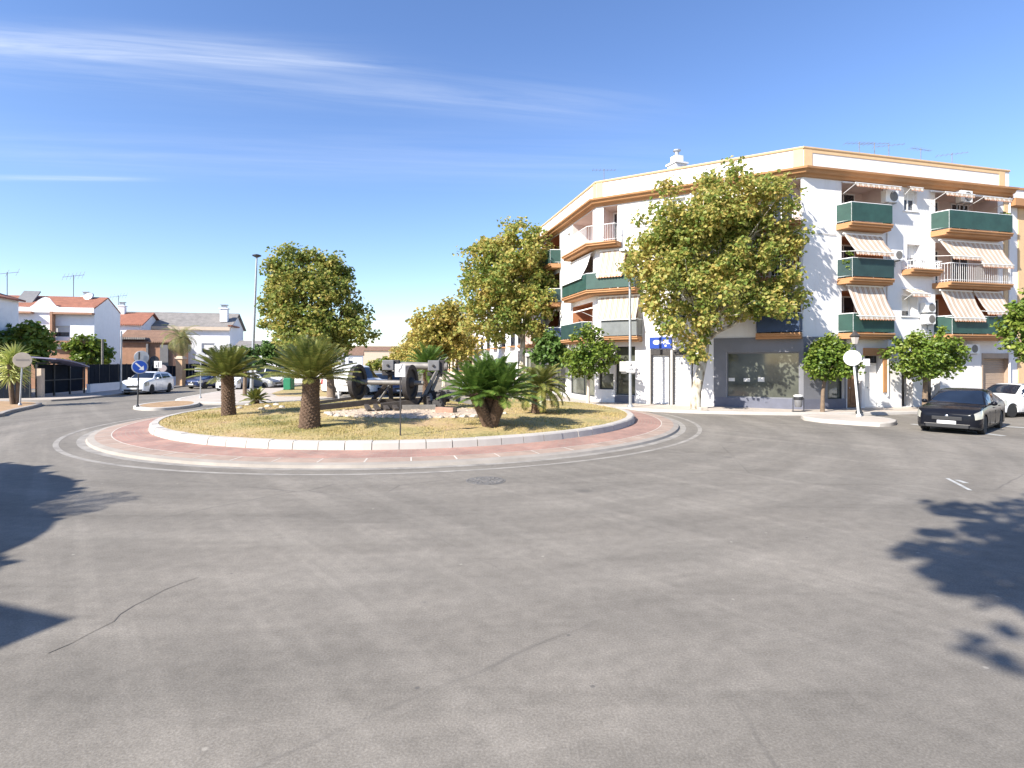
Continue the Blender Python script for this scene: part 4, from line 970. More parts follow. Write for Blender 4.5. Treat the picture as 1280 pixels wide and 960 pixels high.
def poly_prism(mb, inner, outer, z0, z1):
    n = len(inner); ps = [(p.x, p.y) for p in inner] + [(p.x, p.y) for p in reversed(outer)]
    mb.prism(ps, z0, z1)
def balcony(f, x0, x1, z, screen, depth=.7, splay=.22, path=None, rail='screen', low=.95):
    """slab with stepped ochre edge, rail and privacy screen; path overrides for balconies that turn a corner"""
    wallp = path or [f.p(x0), f.p(x1)]
    def outl_(d, e=0.0):
        o = outline(wallp, d); a = (o[1]-o[0]).normalized(); b = (o[-1]-o[-2]).normalized()
        o[0] = o[0] + a*(splay*d/depth - e); o[-1] = o[-1] - b*(splay*d/depth - e); return o
    g = MB()
    for d, za, zb in ((depth + .08, z - .07, z - .001), (depth + .03, z - .17, z - .07), (depth - .1, z - .28, z - .17)):
        inn = [p + (q-p)*.004 for p, q in zip(wallp, outl_(d))]
        poly_prism(g, inn, outl_(d, .05), za, zb)
    sl = part('balcony_slab', g, mt['ochre'], bevel=.008)
    o = outl_(depth); ring = [wallp[0].lerp(o[0], .02)] + o + [wallp[-1].lerp(o[-1], .02)]
    g = MB(); Z = lambda p, zz: (p.x, p.y, zz)
    g.tube([Z(p, z + low) for p in ring], .022, 6); g.tube([Z(p, z + .1) for p in ring], .014, 6)
    for a, b in zip(ring, ring[1:]):
        L = (b-a).length; n = max(1, int(L/(1.1 if rail == 'screen' else .13)))
        for i in range(n + 1): q = a.lerp(b, i/n); g.cyl(Z(q, z), Z(q, z + low), .016 if rail == 'screen' else .008, n=5)
    rl = part('railing', g, mt['white_metal'] if rail != 'dark' else mt['dark_metal'], sl, fix=False)
    if screen:
        g = MB()
        o2 = outl_(depth + .03); ring2 = [wallp[0].lerp(o2[0], .03)] + o2 + [wallp[-1].lerp(o2[-1], .03)]
        for a, b in zip(ring2, ring2[1:]):
            t = (b-a).normalized(); nn = Vector((t.y, -t.x, 0))*.008; L = (b-a).length; k = max(1, int(L/.45))
            for i in range(k):
                p, q = a.lerp(b, i/k), a.lerp(b, (i+1)/k); w0, w1 = nn*(1 + .9*math.sin(i*2.1)), nn*(1 + .9*math.sin((i+1)*2.1))
                g.add([Z(p-w0, z+.05), Z(q-w1, z+.05), Z(q-w1, z+low-.02), Z(p-w0, z+low-.02), Z(p+nn, z+.05), Z(q+nn, z+.05), Z(q+nn, z+low-.02), Z(p+nn, z+low-.02)], [(0, 1, 2, 3), (4, 7, 6, 5), (3, 2, 6, 7), (0, 4, 5, 1)])
        part('privacy_screen', g, mt[screen], sl, fix=False)
    return sl
def awning(f, x0, x1, zt, zb, dt, db, mat='canvas', valance=True, x0b=None, x1b=None):
    g = MB(); n = 10; m = max(4, int((x1-x0)*5)); x0b = x0 if x0b is None else x0b; x1b = x1 if x1b is None else x1b
    vs, fs, uv = [], [], []
    for i in range(n+1):
        q = i/n; sag = .05*math.sin(PI*q)
        for j in range(m+1):
            r = j/m; xx = (x0 + (x1-x0)*r)*(1-q) + (x0b + (x1b-x0b)*r)*q
            vs.append(f.m @ Vector((xx, -(dt + (db-dt)*q) + sag + .012*math.sin(r*9 + i), zt + (zb-zt)*q)))
    for i in range(n):
        for j in range(m):
            fs.append((i*(m+1)+j, i*(m+1)+j+1, (i+1)*(m+1)+j+1, (i+1)*(m+1)+j)); a, b = (x1-x0)*j/m, (x1-x0)*(j+1)/m
            uv.append([(a, 0), (b, 0), (b, 1), (a, 1)])
    g.add(vs, fs, uv); aw = part('awning', g, mt[mat], fix=False, smooth=60)
    g = MB(); g.cyl(f.m @ Vector((x0b - .04, -db, zb)), f.m @ Vector((x1b + .04, -db, zb)), .022, n=6); part('front_bar', g, mt['white_metal'], aw, fix=False)
    g = MB(); g.cyl(f.m @ Vector((x0 - .04, -dt, zt)), f.m @ Vector((x1 + .04, -dt, zt)), .045, n=8); part('roller', g, mt['white_metal'], aw, fix=False)
    for xx in (x0b + .05, x1b - .05):
        g = MB(); g.cyl(f.m @ Vector((xx, -.02, min(zb + .15, zt - .5) if zt - zb > .8 else zb - .3)), f.m @ Vector((xx, -db, zb)), .014, n=5); part('awning_arm', g, mt['white_metal'], aw, fix=False)
    if valance:
        g = MB(); k = max(4, int((x1b-x0b)/.16)); vs = []; fs = []; uv = []
        for i in range(k):
            a, b = x0b + (x1b-x0b)*i/k, x0b + (x1b-x0b)*(i+1)/k
            P = [(a, -db-.004, zb - .02), (b, -db-.004, zb - .02), (b, -db - .02, zb - .13), ((a+b)/2, -db - .022, zb - .18), (a, -db - .02, zb - .13)]
            o = len(vs); vs += [f.m @ Vector(p) for p in P]; fs.append(tuple(range(o, o+5))); uv.append([((p[0]-x0b), 0) for p in P])
        g.add(vs, fs, uv); part('valance', g, mt['canvas'] if mat == 'canvas' else mt['plain_canvas'], aw, fix=False)
        g = MB()
        for i in range(k):
            a, b = x0b + (x1b-x0b)*i/k, x0b + (x1b-x0b)*(i+1)/k
            g.add([f.m @ Vector(p) for p in ((a, -db-.026, zb - .125), ((a+b)/2, -db-.028, zb - .175), (b, -db-.026, zb - .125), (b, -db-.026, zb - .15), ((a+b)/2, -db-.028, zb - .205), (a, -db-.026, zb - .15))], [(0, 1, 4, 5), (1, 2, 3, 4)])
        part('fringe', g, mt['fringe'], aw, fix=False)
    return aw
def ac_unit(f, xc, zc, w=.8, h=.58, d=.3):
    g = MB(); fbox(g, f, xc - w/2, xc + w/2, .06, .06 + d, zc - h/2, zc + h/2); a = part('air_conditioner', g, mt['ac_white'], bevel=.02)
    g = MB(); c = f.m @ Vector((xc + w*.12, -.06 - d - .002, zc)); ax = -f.n; rot = ax.to_track_quat('Z', 'Y').to_matrix(); g.lathe([(h*.42, 0), (h*.42, .006), (h*.34, .012), (h*.1, .012)], c, 18, rot=rot); part('fan_grille', g, mt['iron_light'], a)
    g = MB()
    for q in (-.3, .3):
        g = MB(); fbox(g, f, xc + q*w - .02, xc + q*w + .02, .003, .08 + d, zc - h/2 - .05, zc - h/2 - .004); fbox(g, f, xc + q*w - .02, xc + q*w + .02, .003, .04, zc - h/2 - .3, zc - h/2 - .05); part('bracket', g, mt['grey_metal'], a)
b0_, b1_ = rx(1045), rx(1103.5)
balcony(FR, b0_, b1_, FLO[2], 'green_screen'); balcony(FR, b0_ + .05, b1_ + .1, FLO[1], 'darkgreen_screen'); balcony(FR, b0_ + .1, b1_ + .12, FLO[0], 'green_screen')
c0_, c1_ = rx(1163), rx(1248)
balcony(FR, c0_, c1_, FLO[2], 'green_screen', .8); balcony(FR, c0_ + .1, c1_, FLO[1], None, .8, rail='thin'); balcony(FR, c0_ + .2, c1_, FLO[0], 'green_screen', .8)
# awnings of the right facade
FRz = FR.z
awning(FR, rx(1053), rx(1108), FLO[2] + 2.10, FLO[2] + 1.86, .08, .8)
awning(FR, rx(1056, .3), rx(1102, .3), FLO[1] + 2.2, FLO[1] + 1.22, .25, .95)
awning(FR, rx(1060, .3), rx(1104, .3), FLO[0] + 2.35, FLO[0] + .80, .25, .95)
awning(FR, rx(1162), rx(1197), FLO[2] + 2.08, FLO[2] + 1.82, .08, .85, valance=True); awning(FR, rx(1209), rx(1243), FLO[2] + 2.05, FLO[2] + 1.78, .08, .85)
awning(FR, rx(1177, .4), rx(1212, .4), FLO[1] + 2.2, FLO[1] + 1.28, .3, .95); awning(FR, rx(1213.5, .4), rx(1252, .4), FLO[1] + 2.2, FLO[1] + .96, .3, .98)
awning(FR, rx(1178, .4), rx(1217, .4), FLO[0] + 2.3, FLO[0] + .82, .3, 1.0); awning(FR, rx(1220, .4), rx(1254, .4), FLO[0] + 2.3, FLO[0] + 1.2, .3, .95)
# little window awnings and the drying balcony between the bays
awning(FR, rx(1129), rx(1144), FLO[2] + 2.28, FLO[2] + 2.06, .03, .42); awning(FR, rx(1128), rx(1150), FLO[0] + 2.35, FLO[0] + 2.05, .03, .55)
balcony(FR, rx(1127), rx(1166), FLO[1] + .62, None, .55, .1, rail='thin', low=.42)
g = MB()
for i in range(6): a = rx(1131) + i*.16; fbox(g, FR, a, a + .13, .5, .515, FLO[1] + .68, FLO[1] + 1.05 - .05*(i % 3))
part('hung_cloth', g, mt['plain_canvas'])
for u, v in ((1113, 246), (1206, 246), (1120, 319), (1161, 384.5), (1161, 399)): ac_unit(FR, rx(u, .25), FRz(u, v, .25), .8 if v < 260 else .66, .6 if v < 260 else .5)
ac_unit(FR, rx(1214, .25), FRz(1214, 436, .25), .9, .5)
# chamfer and avenue side balconies
for fl, scr, u1 in ((2, None, 777), (1, 'green_screen', 801), (0, 'grey_screen', 803)):
    pth = [FT.p(FT.x(715)), Vector(MP), FC.p(FC.x(u1))]
    if fl == 0:
        balcony(FC, FC.x(755), FC.x(u1), FLO[0], 'grey_screen', .7, .1); balcony(FT, FT.x(712), -.6, FLO[0], 'darkgreen_screen', .6, .1)
    else: balcony(FC, 0, 0, FLO[fl], scr, .7, .15, pth, 'screen' if scr else 'thin')
for fl, scr in ((2, None), (1, None), (0, 'navy_screen')): balcony(FC, FC.x(945), FC.x(1003), FLO[fl], scr, .62, .1, rail='thin' if not scr else 'screen')
for fl, scr in ((2, 'green_screen'), (1, 'darkgreen_screen'), (0, 'navy_screen')): balcony(FT, -11.0, -6.3, FLO[fl], scr, .75, .15); balcony(FT, -16.4, -12.4, FLO[fl], scr if fl else None, .6, .15)
awning(FC, .35, cx(784), FLO[1] + 2.25, FLO[1] + .8, .2, .85); awning(FT, FT.x(717), -.25, FLO[1] + 2.25, FLO[1] + .75, .2, .85, 'plain_canvas', False)
awning(FC, FC.x(750), FC.x(800), FLO[0] + 2.3, FLO[0] + .92, .2, .85, 'canvas', False); awning(FT, FT.x(718), -.4, FLO[0] + 1.75, FLO[0] + 1.55, .1, .8, 'plain_canvas', False)
awning(FT, -10.6, -8.7, FLO[1] + 2.2, FLO[1] + 1.0, .2, .85, 'canvas'); awning(FT, -10.6, -7.0, FLO[0] + 2.2, FLO[0] + .9, .2, .9, 'canvas')
ac_unit(FC, FC.x(986), FLO[1] + 1.55 - 2.3, .7, .5)
def run(f, pts, r, name, mat):
    g = MB(); g.tube([f.m @ Vector((x, -d, z)) for x, d, z in pts], r, 6); part(name, g, mt[mat], fix=False)
run(FR, [(5.05, .06, .7), (5.05, .06, ZC0 - .02)], .045, 'downpipe', 'shutter'); run(FR, [(LR - .06, .06, .2), (LR - .06, .06, ZC0 - .02)], .05, 'downpipe', 'shutter')
run(FC, [(5.35, .06, .7), (5.35, .06, ZC0 - .02)], .045, 'downpipe', 'shutter')
run(FC, [(2.2 + i*.55, .03, 9.95 - .05*math.sin(i*1.3)**2) for i in range(15)], .012, 'cable', 'plate_grey')
run(FR, [(.1 + i*.36, .03, 8.7 - .04*math.sin(i*1.1)**2) for i in range(6)], .012, 'cable', 'plate_grey'); run(FR, [(4.9 + i*.35, .03, 3.62 - .05*math.sin(i*1.5)**2) for i in range(10)], .014, 'cable', 'plate_grey')
# chimney and aerials
def on_roof(u, Y): return Vector((XU(u, Y), Y, ZC1))
cp = FC.p(FC.x(835), -2.0); g = MB(); g.box((cp.x, cp.y, ZC1 + .95), (.75, .75, 1.9), .4); g.box((cp.x, cp.y, ZC1 + 1.94), (.9, .9, .1), .4); g.box((cp.x, cp.y, ZC1 + 2.2), (.5, .5, .4), .4)
ch = part('chimney', g, mt['white'])
g = MB(); g.lathe([(.12, 0), (.12, .25), (.22, .3), (.22, .36), (.05, .42)], (cp.x, cp.y, ZC1 + 2.4), 12); part('chimney_cap', g, mt['grey_metal'], ch)
g = MB(); g.ball((cp.x + 4.9, cp.y - 2.2 + 1.0, ZC1 + .9), (1.0, .5, .5), 12, 6); part('water_tank', g, mt['white'])
ra = random.Random(9)
for u, Y, h in ((1074, 29.6, 177), (1093, 29.9, 178), (1111, 30.1, 180), (1151, 30.9, 185), (1190, 31.6, 191), (755, 35, 211)):
    p = on_roof(u, Y); hh = ZV(h, Y) - ZC1; g = MB(); g.cyl(p, p + Vector((0, 0, hh)), .02, n=5)
    a = ra.uniform(-.4, .4); d = Vector((math.cos(a), math.sin(a), 0)); e = Vector((-d.y, d.x, 0)); q = p + Vector((0, 0, hh - .08)); g.cyl(q - d*.75, q + d*.75, .012, n=4)
    for i in range(7): r_ = q + d*(-.7 + i*.23); g.cyl(r_ - e*(.28 - .02*i), r_ + e*(.28 - .02*i), .007, n=4)
    part('aerial', g, mt['plate_grey'], fix=False)
# blue shop sign above the roller shutters
SG = thing('shop_sign', 'blue shop sign with white lettering above the white roller shutter', 'sign', tuple(FC.p(cx(814)) + Vector((0, 0, 3.2))))
za, zb_ = FC.z(826, 441), FC.z(826, 428); za = max(za, 3.16); g = MB(); fbox(g, FC, cx(812.5), cx(840), .004, .12, za, za + .62); g.build('board', mt['shop_blue'], SG, world=True, bevel=.01)
g = MB()
def pill(f, x0, x1, z0, z1, d):
    r = (z1-z0)/2; P = []
    for cxx, s0 in ((x1 - r, -PI/2), (x0 + r, PI/2)):
        for i in range(7): a = s0 + PI*i/6; P.append((cxx + r*math.cos(a), (z0+z1)/2 + r*math.sin(a)))
    g.add([f.m @ Vector((x, -d, z)) for x, z in P], [tuple(range(len(P)))])
xa, xb = cx(817), cx(825.5); pill(FC, xa, xb, za + .22, za + .46, .125)
xc_ = cx(826.5)
for i in range(2): fbox(g, FC, xc_ + i*.14, xc_ + .05 + i*.14, .121, .126, za + .24, za + .44)
fbox(g, FC, xc_ + .052, xc_ + .138, .121, .126, za + .30, za + .36)
xd = cx(831)
fbox(g, FC, xd, xd + .22, .121, .126, za + .3, za + .47); fbox(g, FC, xd + .1, xd + .3, .121, .126, za + .24, za + .297); fbox(g, FC, xd + .02, xd + .12, .121, .126, za + .1, za + .2)
g.build('lettering', mt['sign_white'], SG, world=True, fix=False)
def pot_plant(label, f, x, d, z, seed, h=.3):
    p = f.p(x, d); t = thing('potted_plant', label, 'plant', (p.x, p.y, z)); g = MB(); g.lathe([(.10, 0), (.14, .22), (.15, .24)], n=12); g.build('pot', mt['terra'], t)
    tree_crown('foliage', [(0, 0, .24 + h, .22, .2, h)], 16, 26, .09, mt['orange_leaf'], t, seed, None, .12)
pot_plant('leafy potted plant on the lowest left balcony beside the awning', FR, rx(1068), .45, FLO[0], 301, .62)
pot_plant('small potted plant at the left end of the middle dark green balcony', FR, rx(1052), .4, FLO[1], 302, .55)
pot_plant('potted plant at the right end of the top right balcony', FR, rx(1243), .5, FLO[2], 303, .55)
pot_plant('potted plant on the grey screened balcony over the shopfront', FC, cx(792), .4, FLO[0], 304, .6)
# neighbour block to the right
NB_ = thing('apartment_block', 'lower ochre and white apartment block cut off by the right edge', 'apartment block', tuple(FR.p(LR + .02)))
g = MB(); hs_ = [(LR + 2 + i*4.2, LR + 4.6 + i*4.2, FLO[fl] - .2, FLO[fl] + 1.9) for i in range(4) for fl in range(3)] + [(LR + 1.2, LR + 5, .13, 2.8), (LR + 6.5, LR + 10, .13, 2.8)]
wall_holes(g, FR, LR + .03, LR + 18, 0, 11.3, hs_, -.12); e2 = FR.p(LR + 18); fbox(g, FR, LR + .03, LR + 18, -12, -1.6, 0, 11.28)
fbox(g, FR, LR + .03, LR + 18, -.3, -.12, 11.3, 11.9)
g.build('wall', mt['white'], NB_, world=True, fix=False)
g = MB(); fbox(g, FR, LR + .035, LR + 18, -.1, .3, 10.9, 11.3); fbox(g, FR, LR + .035, LR + 18, -.32, -.06, 11.905, 12.02); fbox(g, FR, LR + .04, LR + .38, -.118, -.06, 11.31, 11.9); g.build('cornice', mt['ochre'], NB_, world=True)
g = MB(); fbox(g, FR, LR + .8, LR + 1.3, -.118, -.07, .13, 10.89); g.build('pilaster', mt['cream'], NB_, world=True)
for x0, x1, z0, z1 in hs_:
    g = MB(); fbox(g, FR, x0 - .02, x1 + .02, -1.3, -1.25, z0 - .02, z1 + .02); g.build('window', mt['glass'] if z0 > 1 else mt['brown_shutter'], NB_, world=True)
    if z0 > 1:
        g = MB(); fbox(g, FR, x0 - .15, x1 + .15, -.118, .55, z0 - .25, z0 - .02); g.build('balcony_slab', mt['ochre'], NB_, world=True)
# blocks further down the avenue on the right
def simple_block(label, f, x0, x1, H, rows, cols, matw, seed, dep=12):
    t = thing('apartment_block', label, 'apartment block', tuple(f.p(x0))); rr = random.Random(seed); hs = []
    w = (x1-x0)/cols; hh = H/rows
    for i in range(cols):
        for j in range(rows): hs.append((x0 + w*(i+.28), x0 + w*(i+.74), hh*(j+.3), hh*(j+.8)))
    g = MB(); wall_holes(g, f, x0, x1, 0, H, hs); fbox(g, f, x0, x1, -dep, -.5, 0, H - .01); fbox(g, f, x0, x1, -.5, -.003, H - .2, H)
    g.build('wall', matw, t, world=True, fix=False)
    for h in hs:
        g = MB(); fbox(g, f, h[0], h[1], -.3, -.25, h[2], h[3]); wn = g.build('window', mt['glass'], t, world=True)
        g = MB(); fbox(g, f, h[0] - .1, h[1] + .1, .004, .4, h[2] - .12, h[2] - .004); g.build('sill', mt['ochre'], wn, world=True)
    g = MB(); fbox(g, f, x0 - .1, x1 + .1, .004, .3, H - .35, H); g.build('cornice', mt['ochre'], t, world=True)
    return t
simple_block('white block down the avenue behind the yellowing plane trees', FT, -42, -18.5, 9.0, 3, 6, mt['house_white'], 1)
simple_block('beige block far down the right side of the avenue', FT, -84, -46, 7.5, 2, 8, mt['house_beige'], 2)
# ------------------------------------------------------------------ houses on the left
TF = Vector((0.9721, 0.2344, 0))
def gable_roof(mb, F, Sd, w, d, he, hr, along='front', oh=.3, th=.12):
    """F front frame with its right end at x=0 (x runs -w..0), depth d"""
    def q(x, y, z): return F.m @ Vector((x, y, z))
    if along == 'front':
        sl = (hr-he)/(d/2); A = [(-w-oh, -oh, he - oh*sl), (oh, -oh, he - oh*sl), (oh, d/2, hr), (-w-oh, d/2, hr)]; B = [(-w-oh, d/2, hr), (oh, d/2, hr), (oh, d+oh, he - oh*sl), (-w-oh, d+oh, he - oh*sl)]
    else:
        sl = (hr-he)/(w/2); A = [(oh, -oh, he - oh*sl), (oh, d+oh, he - oh*sl), (-w/2, d+oh, hr), (-w/2, -oh, hr)]; B = [(-w/2, -oh, hr), (-w/2, d+oh, hr), (-w-oh, d+oh, he - oh*sl), (-w-oh, -oh, he - oh*sl)]
    for P in (A, B): mb.add([q(*p) for p in P] + [q(p[0], p[1], p[2]+th) for p in P], [(0, 1, 2, 3), (7, 6, 5, 4), (0, 4, 5, 1), (1, 5, 6, 2), (2, 6, 7, 3), (3, 7, 4, 0)])
def house(label, C, w, d, he, hr, wm, rm, along='front', wins=(), swins=(), oh=.3):
    t = thing('house', label, 'house', (C[0], C[1], .1)); F = Facade((C[0], C[1], 0), TF); Sd = Facade((C[0], C[1], 0), T3)
    g = MB(); hs = [(a, b, c, e) for a, b, c, e in wins]; sh = [tuple(h) for h in swins]
    wall_holes(g, F, -w, 0, 0, he, hs); wall_holes(g, Sd, 0, d, 0, he, sh)
    def q(x, y, z): return F.m @ Vector((x, y, z))
    g.add([q(-w, 0, 0), q(-w, d, 0), q(-w, d, he), q(-w, 0, he)], [(0, 1, 2, 3)]); g.add([q(-w, d, 0), q(0, d, 0), q(0, d, he), q(-w, d, he)], [(0, 1, 2, 3)])
    if along == 'front':
        for x in (0, -w): g.add([q(x, 0, he), q(x, d, he), q(x, d/2, hr)], [(0, 1, 2)])
    else:
        for y in (0, d): g.add([q(0, y, he), q(-w, y, he), q(-w/2, y, hr)], [(0, 1, 2)])
    g.build('wall', mt[wm], t, world=True, fix=False)
    g = MB(); gable_roof(g, F, Sd, w, d, he, hr, along, oh); rf = g.build('roof', mt[rm], t, world=True)
    for f, H in ((F, hs), (Sd, sh)):
        for h in H:
            g = MB(); a, b, c, e = h
            for x0, x1, z0, z1 in ((a, a+.07, c, e), (b-.07, b, c, e), (a+.07, b-.07, e-.07, e), (a+.07, b-.07, c, c+.07)): fbox(g, f, x0, x1, -.14, -.08, z0, z1)
            wn = g.build('window', mt['white_metal'], t, world=True)
            g = MB(); fbox(g, f, a, b, -.2, -.15, c, e); g.build('pane', mt['glass'], wn, world=True)
            g = MB(); fbox(g, f, a+.07, b-.07, -.145, -.12, c + (e-c)*.45, e-.07); g.build('blind', mt['blind'], wn, world=True)
    return t, F, Sd, rf
def chim(rf, p, z0, h, s=.6, mat='house_white'):
    g = MB(); g.box((p[0], p[1], z0 + h/2), (s, s, h), .23); g.box((p[0], p[1], z0 + h + .08), (s*1.25, s*1.25, .1), .23); c = g.build('chimney', mt[mat], rf, world=True)
    g = MB(); g.box((p[0], p[1], z0 + h + .3), (s*.7, s*.7, .34), .23); g.box((p[0], p[1], z0 + h + .52), (s, s, .08), .23); g.build('chimney_cap', mt['grey_metal'], c, world=True)
C1 = (-37.3, 50.0)
hw, F1, S1, rf = house('white house with curved parapet and orange tiled roof', C1, 10.2, 5.2, 7.15, 8.35, 'house_white', 'tile_red', 'front', [(-3.2, -1.9, 4.6, 5.6), (-5.2, -4.3, 4.3, 5.4), (-9.4, -8.3, 5.0, 6.2), (-5.0, -3.2, .8, 2.9)], (), .04)
g = MB(); X1 = F1.x; prof = [(-10.2, 7.3), (X1(38), F1.z(38, 384.0)), (X1(43), F1.z(43, 381)), (X1(49), F1.z(49, 375.5)), (X1(54), F1.z(54, 372.5)), (X1(58), F1.z(58, 371.5)), (X1(63), F1.z(63, 373)), (X1(67), F1.z(67, 378)), (X1(71), F1.z(71, 382.5)), (X1(76), F1.z(76, 384.2)), (.02, F1.z(76, 384.2)), (.02, F1.z(76, 391)), (-10.2, F1.z(76, 391))]
pv = [F1.m @ Vector((x, -.14, z)) for x, z in prof] + [F1.m @ Vector((x, -.045, z)) for x, z in prof]; n = len(prof)
g.add(pv, [tuple(range(n)), tuple(range(2*n-1, n-1, -1))] + [(i, (i+1) % n, n+(i+1) % n, n+i) for i in range(n)]); g.build('parapet', mt['house_white'], hw, world=True)
g = MB(); fbox(g, F1, X1(70), .05, .02, .55, F1.z(95, 393.5), F1.z(95, 391)); fbox(g, F1, -10.2, X1(43), .02, .55, F1.z(30, 392), F1.z(30, 389.6)); fbox(g, F1, X1(66.5), X1(69.5), .02, .55, F1.z(67, 428), F1.z(67, 390)); fbox(g, F1, X1(58), 0.03, .02, .6, F1.z(75, 430), F1.z(75, 426)); g.build('canopy', mt['house_brick'], hw, world=True)
g = MB(); fbox(g, F1, -10.1, -.05, .003, .06, .1, 3.55); g.build('brick_front', mt['house_brick'], hw, world=True)
g = MB(); c = F1.m @ Vector((-1.4, 2.2, 8.5)); g.lathe([(.45, -.05), (.4, .03), (.05, .12)], c, 16, rot=Matrix.Rotation(R(60), 3, 'X')); g.cyl(c - Vector((0, 0, .6)), c, .04, n=6); g.build('satellite_dish', mt['grey_metal'], rf, world=True)
chim(rf, (F1.m @ Vector((-2.2, 3.6, 0)))[:2], 7.6, .9, .5)
g = MB(); xa_, xb_ = F1.x(24, -1.5), F1.x(45, -1.5); cc = F1.m @ Vector(((xa_+xb_)/2, 1.5, 8.15)); g.box(cc, (xb_ - xa_, 2.0, .12), rot=Matrix.Rotation(math.atan2(TF.y, TF.x), 3, 'Z') @ Matrix.Rotation(R(42), 3, 'X')); g.build('solar_panel', mt['plate_grey'], rf, world=True)
def aerial(par, p, h, n=6):
    g = MB(); p = Vector(p); g.cyl(p, p + Vector((0, 0, h)), .035, n=5); q = p + Vector((0, 0, h-.1)); d = Vector((.8, .3, .15)); g.cyl(q - d, q + d, .025, n=4)
    for i in range(n): r_ = q + d*(-.9 + 1.8*i/(n-1)); g.cyl(r_ - Vector((0, .2, .35)), r_ + Vector((0, .2, .35)), .014, n=4)
    g.build('aerial', mt['plate_grey'], par, world=True, fix=False)
aerial(rf, F1.m @ Vector((-3.2, 3.5, 8.0)), 2.6); aerial(rf, F1.m @ Vector((-8.2, 3, 8.2)), 2.4, 3)
C0 = tuple((Vector((-36.3, 41.2, 0)) - T3*7.5)[:2])
h0, F0, S0, rf0 = house('white house with orange eaves cut off by the left edge', C0, 9, 7.5, 6.95, 8.4, 'house_white', 'tile_red', 'side', [(-4, -2.5, 4, 5.4)], [(2, 3.2, 4.0, 5.2)])
chim(rf0, (S0.m @ Vector((6.4, 2.6, 0)))[:2], 7.6, .85, 1.0, 'house_beige')
C2 = (XU(176, 61), 61)
h2, F2, S2, rf2 = house('narrow white house with orange roof and chimney between two larger houses', C2, 7, 6, 6.5, 7.9, 'house_white', 'tile_red', 'front', [(-1.9, -1.1, 4.0, 5.2)])
chim(rf2, (XU(153, 63), 63), 7.3, 1.3, .6); aerial(rf2, (XU(148, 63), 63, 7.6), 2.3)
C3 = (XU(287, 66), 66)
h3, F3, S3, rf3 = house('long low house under a grey tiled roof with white chimney', C3, 12.6, 7, 6.55, 8.3, 'house_white', 'tile_grey', 'front', [(-10.5, -9, 3.2, 4.6), (-6, -4.4, 3.2, 4.6), (-3, -1.6, 3.2, 4.6)])
chim(rf3, (XU(280.5, 67), 67), 7.2, 1.5, .8)
g = MB(); fbox(g, F3, -.12, .34, -3.45, .3, 6.6, 6.75); g.build('verge_tiles', mt['tile_red'], rf3, world=True)
g = MB(); fbox(g, F3, -12.6, .1, .004, .35, 6.1, 6.5); g.build('eaves_band', mt['house_beige'], h3, world=True)
# porch house with arches
CP = (XU(216, 59), 59); hp, FP, SP, rfp = house('low porch building with brown tiled roof and dark arches', CP, 4.9, 5, 4.55, 5.75, 'house_brick', 'tile_brown', 'front')
g = MB(); X5 = FP.x
for u0, u1 in ((168, 181), (187, 199)):
    a, b = X5(u0), X5(u1); r = (b-a)/2; P = [(a, 1.2), (b, 1.2), (b, 2.6)] + [((a+b)/2 + r*math.cos(k*PI/8), 2.6 + r*math.sin(k*PI/8)) for k in range(1, 8)] + [(a, 2.6)]
    v = [FP.m @ Vector((x, -.02, z)) for x, z in P]; g.add(v, [tuple(range(len(P)))])
    v = [FP.m @ Vector((x, .1, z)) for x, z in P]
g.build('archway', mt['glass'], hp, world=True, fix=False)
g = MB(); fbox(g, FP, X5(201), X5(211), .03, .25, 0, 4.2); fbox(g, FP, X5(184), X5(186.5), .03, .3, 0, 4.3); g.build('pier', mt['plate_grey'], hp, world=True)
g = MB(); fbox(g, FP, -5.1, X5(184), -2, .5, 4.75, 4.95); g.build('side_roof', mt['tile_grey'], rfp, world=True)
h4, F4, S4, rf4 = house('low plain white house glimpsed behind the cycads and the lamp post', (XU(428, 63), 63), 11, 6, 3.9, 4.7, 'house_white', 'tile_grey', 'front', [(-3, -2, 1.2, 2.4), (-6.5, -5.4, 1.2, 2.4), (-9, -8, 1.2, 2.4)])
for i, (u, Y, w, H, lab, mat) in enumerate(((452, 190, 26, 7.2, 'distant beige building closing the far left end of the avenue', 'house_beige'), (492, 230, 24, 6.6, 'distant pale building closing the far end of the avenue', 'house_beige'), (425, 150, 12, 5.2, 'distant white building behind the median tree', 'house_white'))):
    house(lab, (XU(u, Y) + w/2, Y), w, 8, H - 1, H + .4, mat, 'tile_brown', 'front', [(-w*.3, -w*.2, 2, 3.5), (-w*.7, -w*.6, 2, 3.5)])

# ------------------------------------------------------------------ fences, shelter, poles
def fence(name, label, p, q, z0, z1, nb, mat='fence_dark', wallh=0, wmat='house_white', cat='fence'):
    p, q = Vector((*p, 0)), Vector((*q, 0)); L = (q-p).length; t = (q-p)/L; f = Facade(p, t); o = thing(name, label, cat, tuple(p))
    if wallh:
        g = MB(); fbox(g, f, 0, L, -.12, .12, 0, wallh - .05); fbox(g, f, -.02, L + .02, -.15, .15, wallh - .05, wallh); g.build('base_wall', mt[wmat], o, world=True)
    g = MB()
    for i in range(nb):
        a, b = L*i/nb + .03, L*(i+1)/nb - .03
        for k in range(int((b-a)/.28) + 1): x0 = a + k*.28; fbox(g, f, x0, min(x0 + .26, b), -.01 + .006*(k % 2), .01 + .006*(k % 2), z0, z1)
        fbox(g, f, a, b, -.03, .03, z1 - .02, z1 + .03)
    g.build('panel', mt[mat], o, world=True)
    for i in range(nb + 1):
        g = MB(); x = L*i/nb; fbox(g, f, x - .035, x + .035, -.04, .04, 0 if not wallh else wallh, z1 + .08); g.build('post', mt['dark_metal'], o, world=True)
    return o
fence('fence', 'tall dark sheeted fence behind the yucca at the left edge', (-39, 33.5), (-30.9, 35.9), .12, 2.45, 5)
